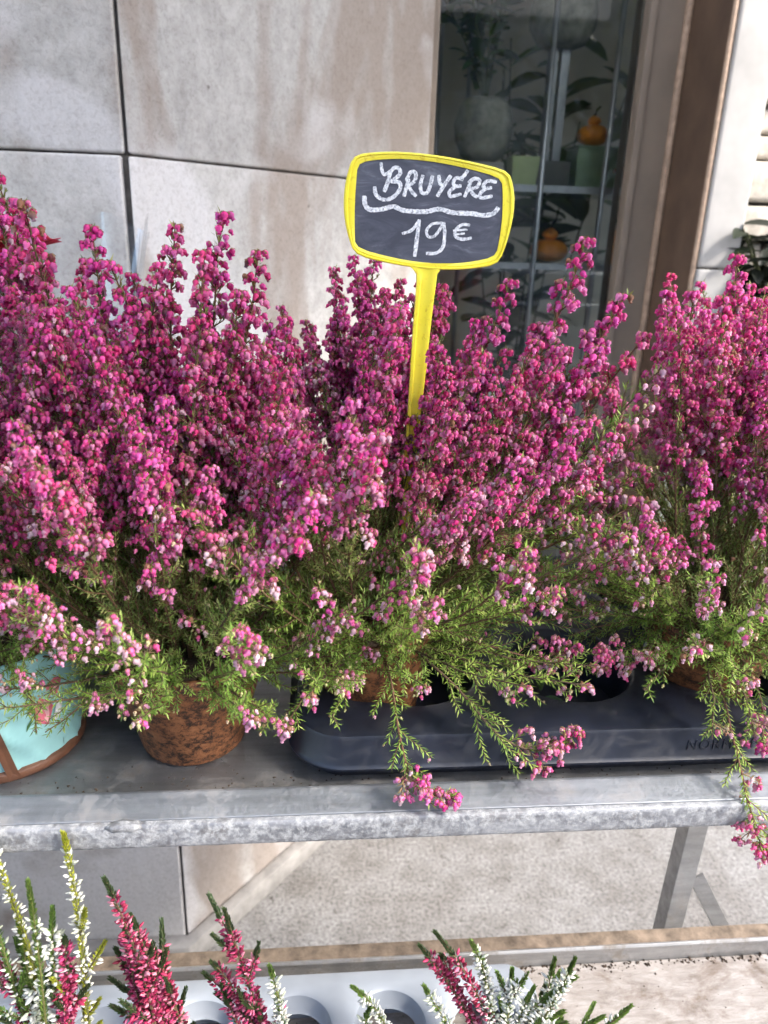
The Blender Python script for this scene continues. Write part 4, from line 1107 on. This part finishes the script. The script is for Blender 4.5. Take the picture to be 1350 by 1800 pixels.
def spike(parent, base, tip, colour, rng, big=1.0, sparse=1.0, green_tip=.16, side=True):
    base, tip = Vector(base), Vector(tip); L = (tip - base).length
    ctrl = base.lerp(tip, .55) + Vector((rng.uniform(-.025, .025), rng.uniform(-.012, .012), .012))
    pts = [base.lerp(ctrl, i / 13).lerp(ctrl.lerp(tip, i / 13), i / 13) for i in range(14)]
    gs, gb = G(), G()
    gs.tube(pts, [.0015 - .001 * i / 13 for i in range(14)], 5, (.12, .07, .04) if colour == 'red' else (.12, .12, .04))
    def run(pts, L, t0, radius, gt):
        t_ = t0; az = rng.uniform(0, 6)
        while t_ < 1:
            p, d = at_curve(pts, t_); a, b, d = basis(d)
            tipz = t_ > 1 - gt
            for k in range(2 if not tipz else 5):
                az += 2.4 + rng.uniform(-.3, .3); e = a * math.cos(az) + b * math.sin(az)
                if tipz or rng.random() < (.42 if colour != 'red' else .30) / sparse:
                    # scale leaf
                    fade = 1 - max(0, (t_ - (1 - gt)) / max(gt, .01)) * .45
                    dd = d * .9 + e * rng.uniform(.7, 1.1) * fade
                    needle(gs, p + e * .0006, dd, rng.uniform(.0032, .0052) * fade, .0010, rng.choice(GRN[colour]))
                    needle(gs, p + e * .0006, d + e * .3 + b * .4, rng.uniform(.003, .005), .0007, rng.choice(GRN[colour]))
                if not tipz and rng.random() < sparse * .86:
                    dd = d * rng.uniform(.1, 1.0) + e * 1.0 + b * rng.uniform(-.4, .4)
                    a2, b2, d2 = basis(dd); sc_ = rng.uniform(.62, 1.12) * big; ln = .0060 * sc_ * rng.uniform(.8, 1.2); w = .0025 * sc_ * rng.uniform(.8, 1.2)
                    q = p + e * radius * rng.uniform(.3, 1)
                    c_ = rng.choice(BUDC[colour]); kk = rng.uniform(.85, 1.1); c_ = tuple(min(.88, x * kk) for x in c_)
                    gb.add((_UV @ np.array([a2 * w * 1.3, b2 * w, d2 * ln]) + np.array(q)).tolist(), _UF, c_)
            t_ += .0014 / L * rng.uniform(.7, 1.3)
    run(pts, L, .30, .0034, min(.5, green_tip * .065 / max(L, .05)))
    if side:
        for k in range(rng.choice((2, 3, 4))):
            t_ = rng.uniform(.35, .8); p, d = at_curve(pts, t_); a, b, d = basis(d); az = rng.uniform(0, 6); e = a * math.cos(az) + b * math.sin(az); ln = rng.uniform(.022, .05)
            q = p + (d * .85 + e * .5).normalized() * ln
            pp = [p.lerp(q, i / 7) + d * .004 * (i / 7) ** 2 for i in range(8)]
            gs.tube(pp, [.0008 - .0005 * i / 7 for i in range(8)], 4, (.10, .07, .035)); run(pp, ln, .15, .003, .4)
    s_ = gs.obj('flower_spike', [M['bark'], M['bud']], parent)
    if gb.v: tag(gb.obj('buds', M['bud'], s_, smooth=True), kind='stuff')
def calluna(label, x, y, spikes, seed):
    rng = random.Random(seed)
    p = thing('bud_heather', label, 'bud heather', 'bud heathers on the lower shelf', (x, y, .612))
    g = G(); g.lathe([(.026, 0), (.028, .003), (.036, .072), (.037, .074), (.034, .074), (.033, .064)], 24); g.obj('pot', M['black_hole'], p, smooth=True)
    g = G(); g.lathe([(.002, .067), (.0335, .064), (.033, .062)], 16); g.obj('soil', M['soil'], p)
    for (tx, tz, c, kw) in spikes:
        ty = .50 + rng.uniform(-.012, .012)
        b = (rng.uniform(-.018, .018), rng.uniform(-.015, .015), .062)
        spike(p, b, (tx - x, ty - y, tz - .612), c, rng, **kw)
K0 = {}; 
calluna('mixed bud heather with lime, white and green spikes in the bottom left corner', -.22, .4775,
        [(-.225, .957, 'white', dict(sparse=.22, green_tip=.6, side=False)), (-.199, .990, 'lime', dict(sparse=.5, green_tip=.3, side=True)), (-.216, .914, 'white', dict(big=1.4, sparse=.7, green_tip=.4, side=False)), (-.208, .885, 'red', dict(big=1.15)), (-.245, .90, 'white', dict(sparse=.2, green_tip=.6)), (-.262, .93, 'white', dict(sparse=.25, green_tip=.5)), (-.258, .995, 'lime', dict(sparse=.4, side=False)), (-.235, .86, 'lime', dict(sparse=.3, green_tip=.7)), (-.27, .87, 'red', {}), (-.20, .84, 'lime', dict(sparse=.3, green_tip=.7)), (-.225, .85, 'white', dict(big=1.3)), (-.205, .86, 'red', dict(big=1.2))], 31)
calluna('dark red bud heather with the tallest red spike on the lower shelf', -.12, .4775,
        [(-.167, .956, 'red', dict(green_tip=.35)), (-.138, .857, 'red', dict(green_tip=.3)), (-.153, .904, 'red', dict(green_tip=.3)), (-.16, .89, 'red', {}), (-.148, .868, 'red', {}), (-.17, .862, 'red', {}), (-.130, .835, 'red', {}), (-.142, .85, 'red', {}), (-.165, .845, 'red', {}), (-.12, .80, 'white', dict(sparse=.5))], 32)
calluna('red bud heather with a dark green tipped leaning spike beside a white one', -.02, .4775,
        [(-.076, .905, 'red', dict(green_tip=.5)), (-.039, .847, 'white', dict(green_tip=.25, side=False)), (-.082, .816, 'red', dict(green_tip=.5, side=False)), (-.032, .805, 'white', dict(green_tip=.3, side=False)), (-.09, .84, 'red', {}), (-.098, .82, 'red', {}), (-.03, .785, 'red', dict(side=False))], 33)
calluna('small white bud heather with two short spikes in the middle of grey tray', .08, .4775,
        [(.034, .807, 'white', dict(side=False, green_tip=.3)), (.05, .784, 'white', dict(side=False, green_tip=.3))], 34)
calluna('red and white bud heather at the right end of the grey tray', .18, .4775,
        [(.106, .868, 'red', dict(green_tip=.55, side=False)), (.094, .848, 'red', dict(green_tip=.3, side=False)), (.115, .83, 'red', dict(side=False)), (.14, .852, 'white', dict(green_tip=.2, side=False)), (.152, .83, 'white', dict(green_tip=.2, side=False)), (.179, .821, 'white', dict(green_tip=.35)), (.232, .842, 'white', dict(green_tip=.35)), (.239, .81, 'white', dict(green_tip=.5)), (.273, .755, 'white', dict(green_tip=.8, sparse=.4)), (.299, .749, 'white', dict(green_tip=.8, sparse=.4)), (.20, .80, 'white', dict(green_tip=.3)), (.10, .80, 'white', dict(side=False)), (.23, .78, 'white', dict(green_tip=.4))], 35)
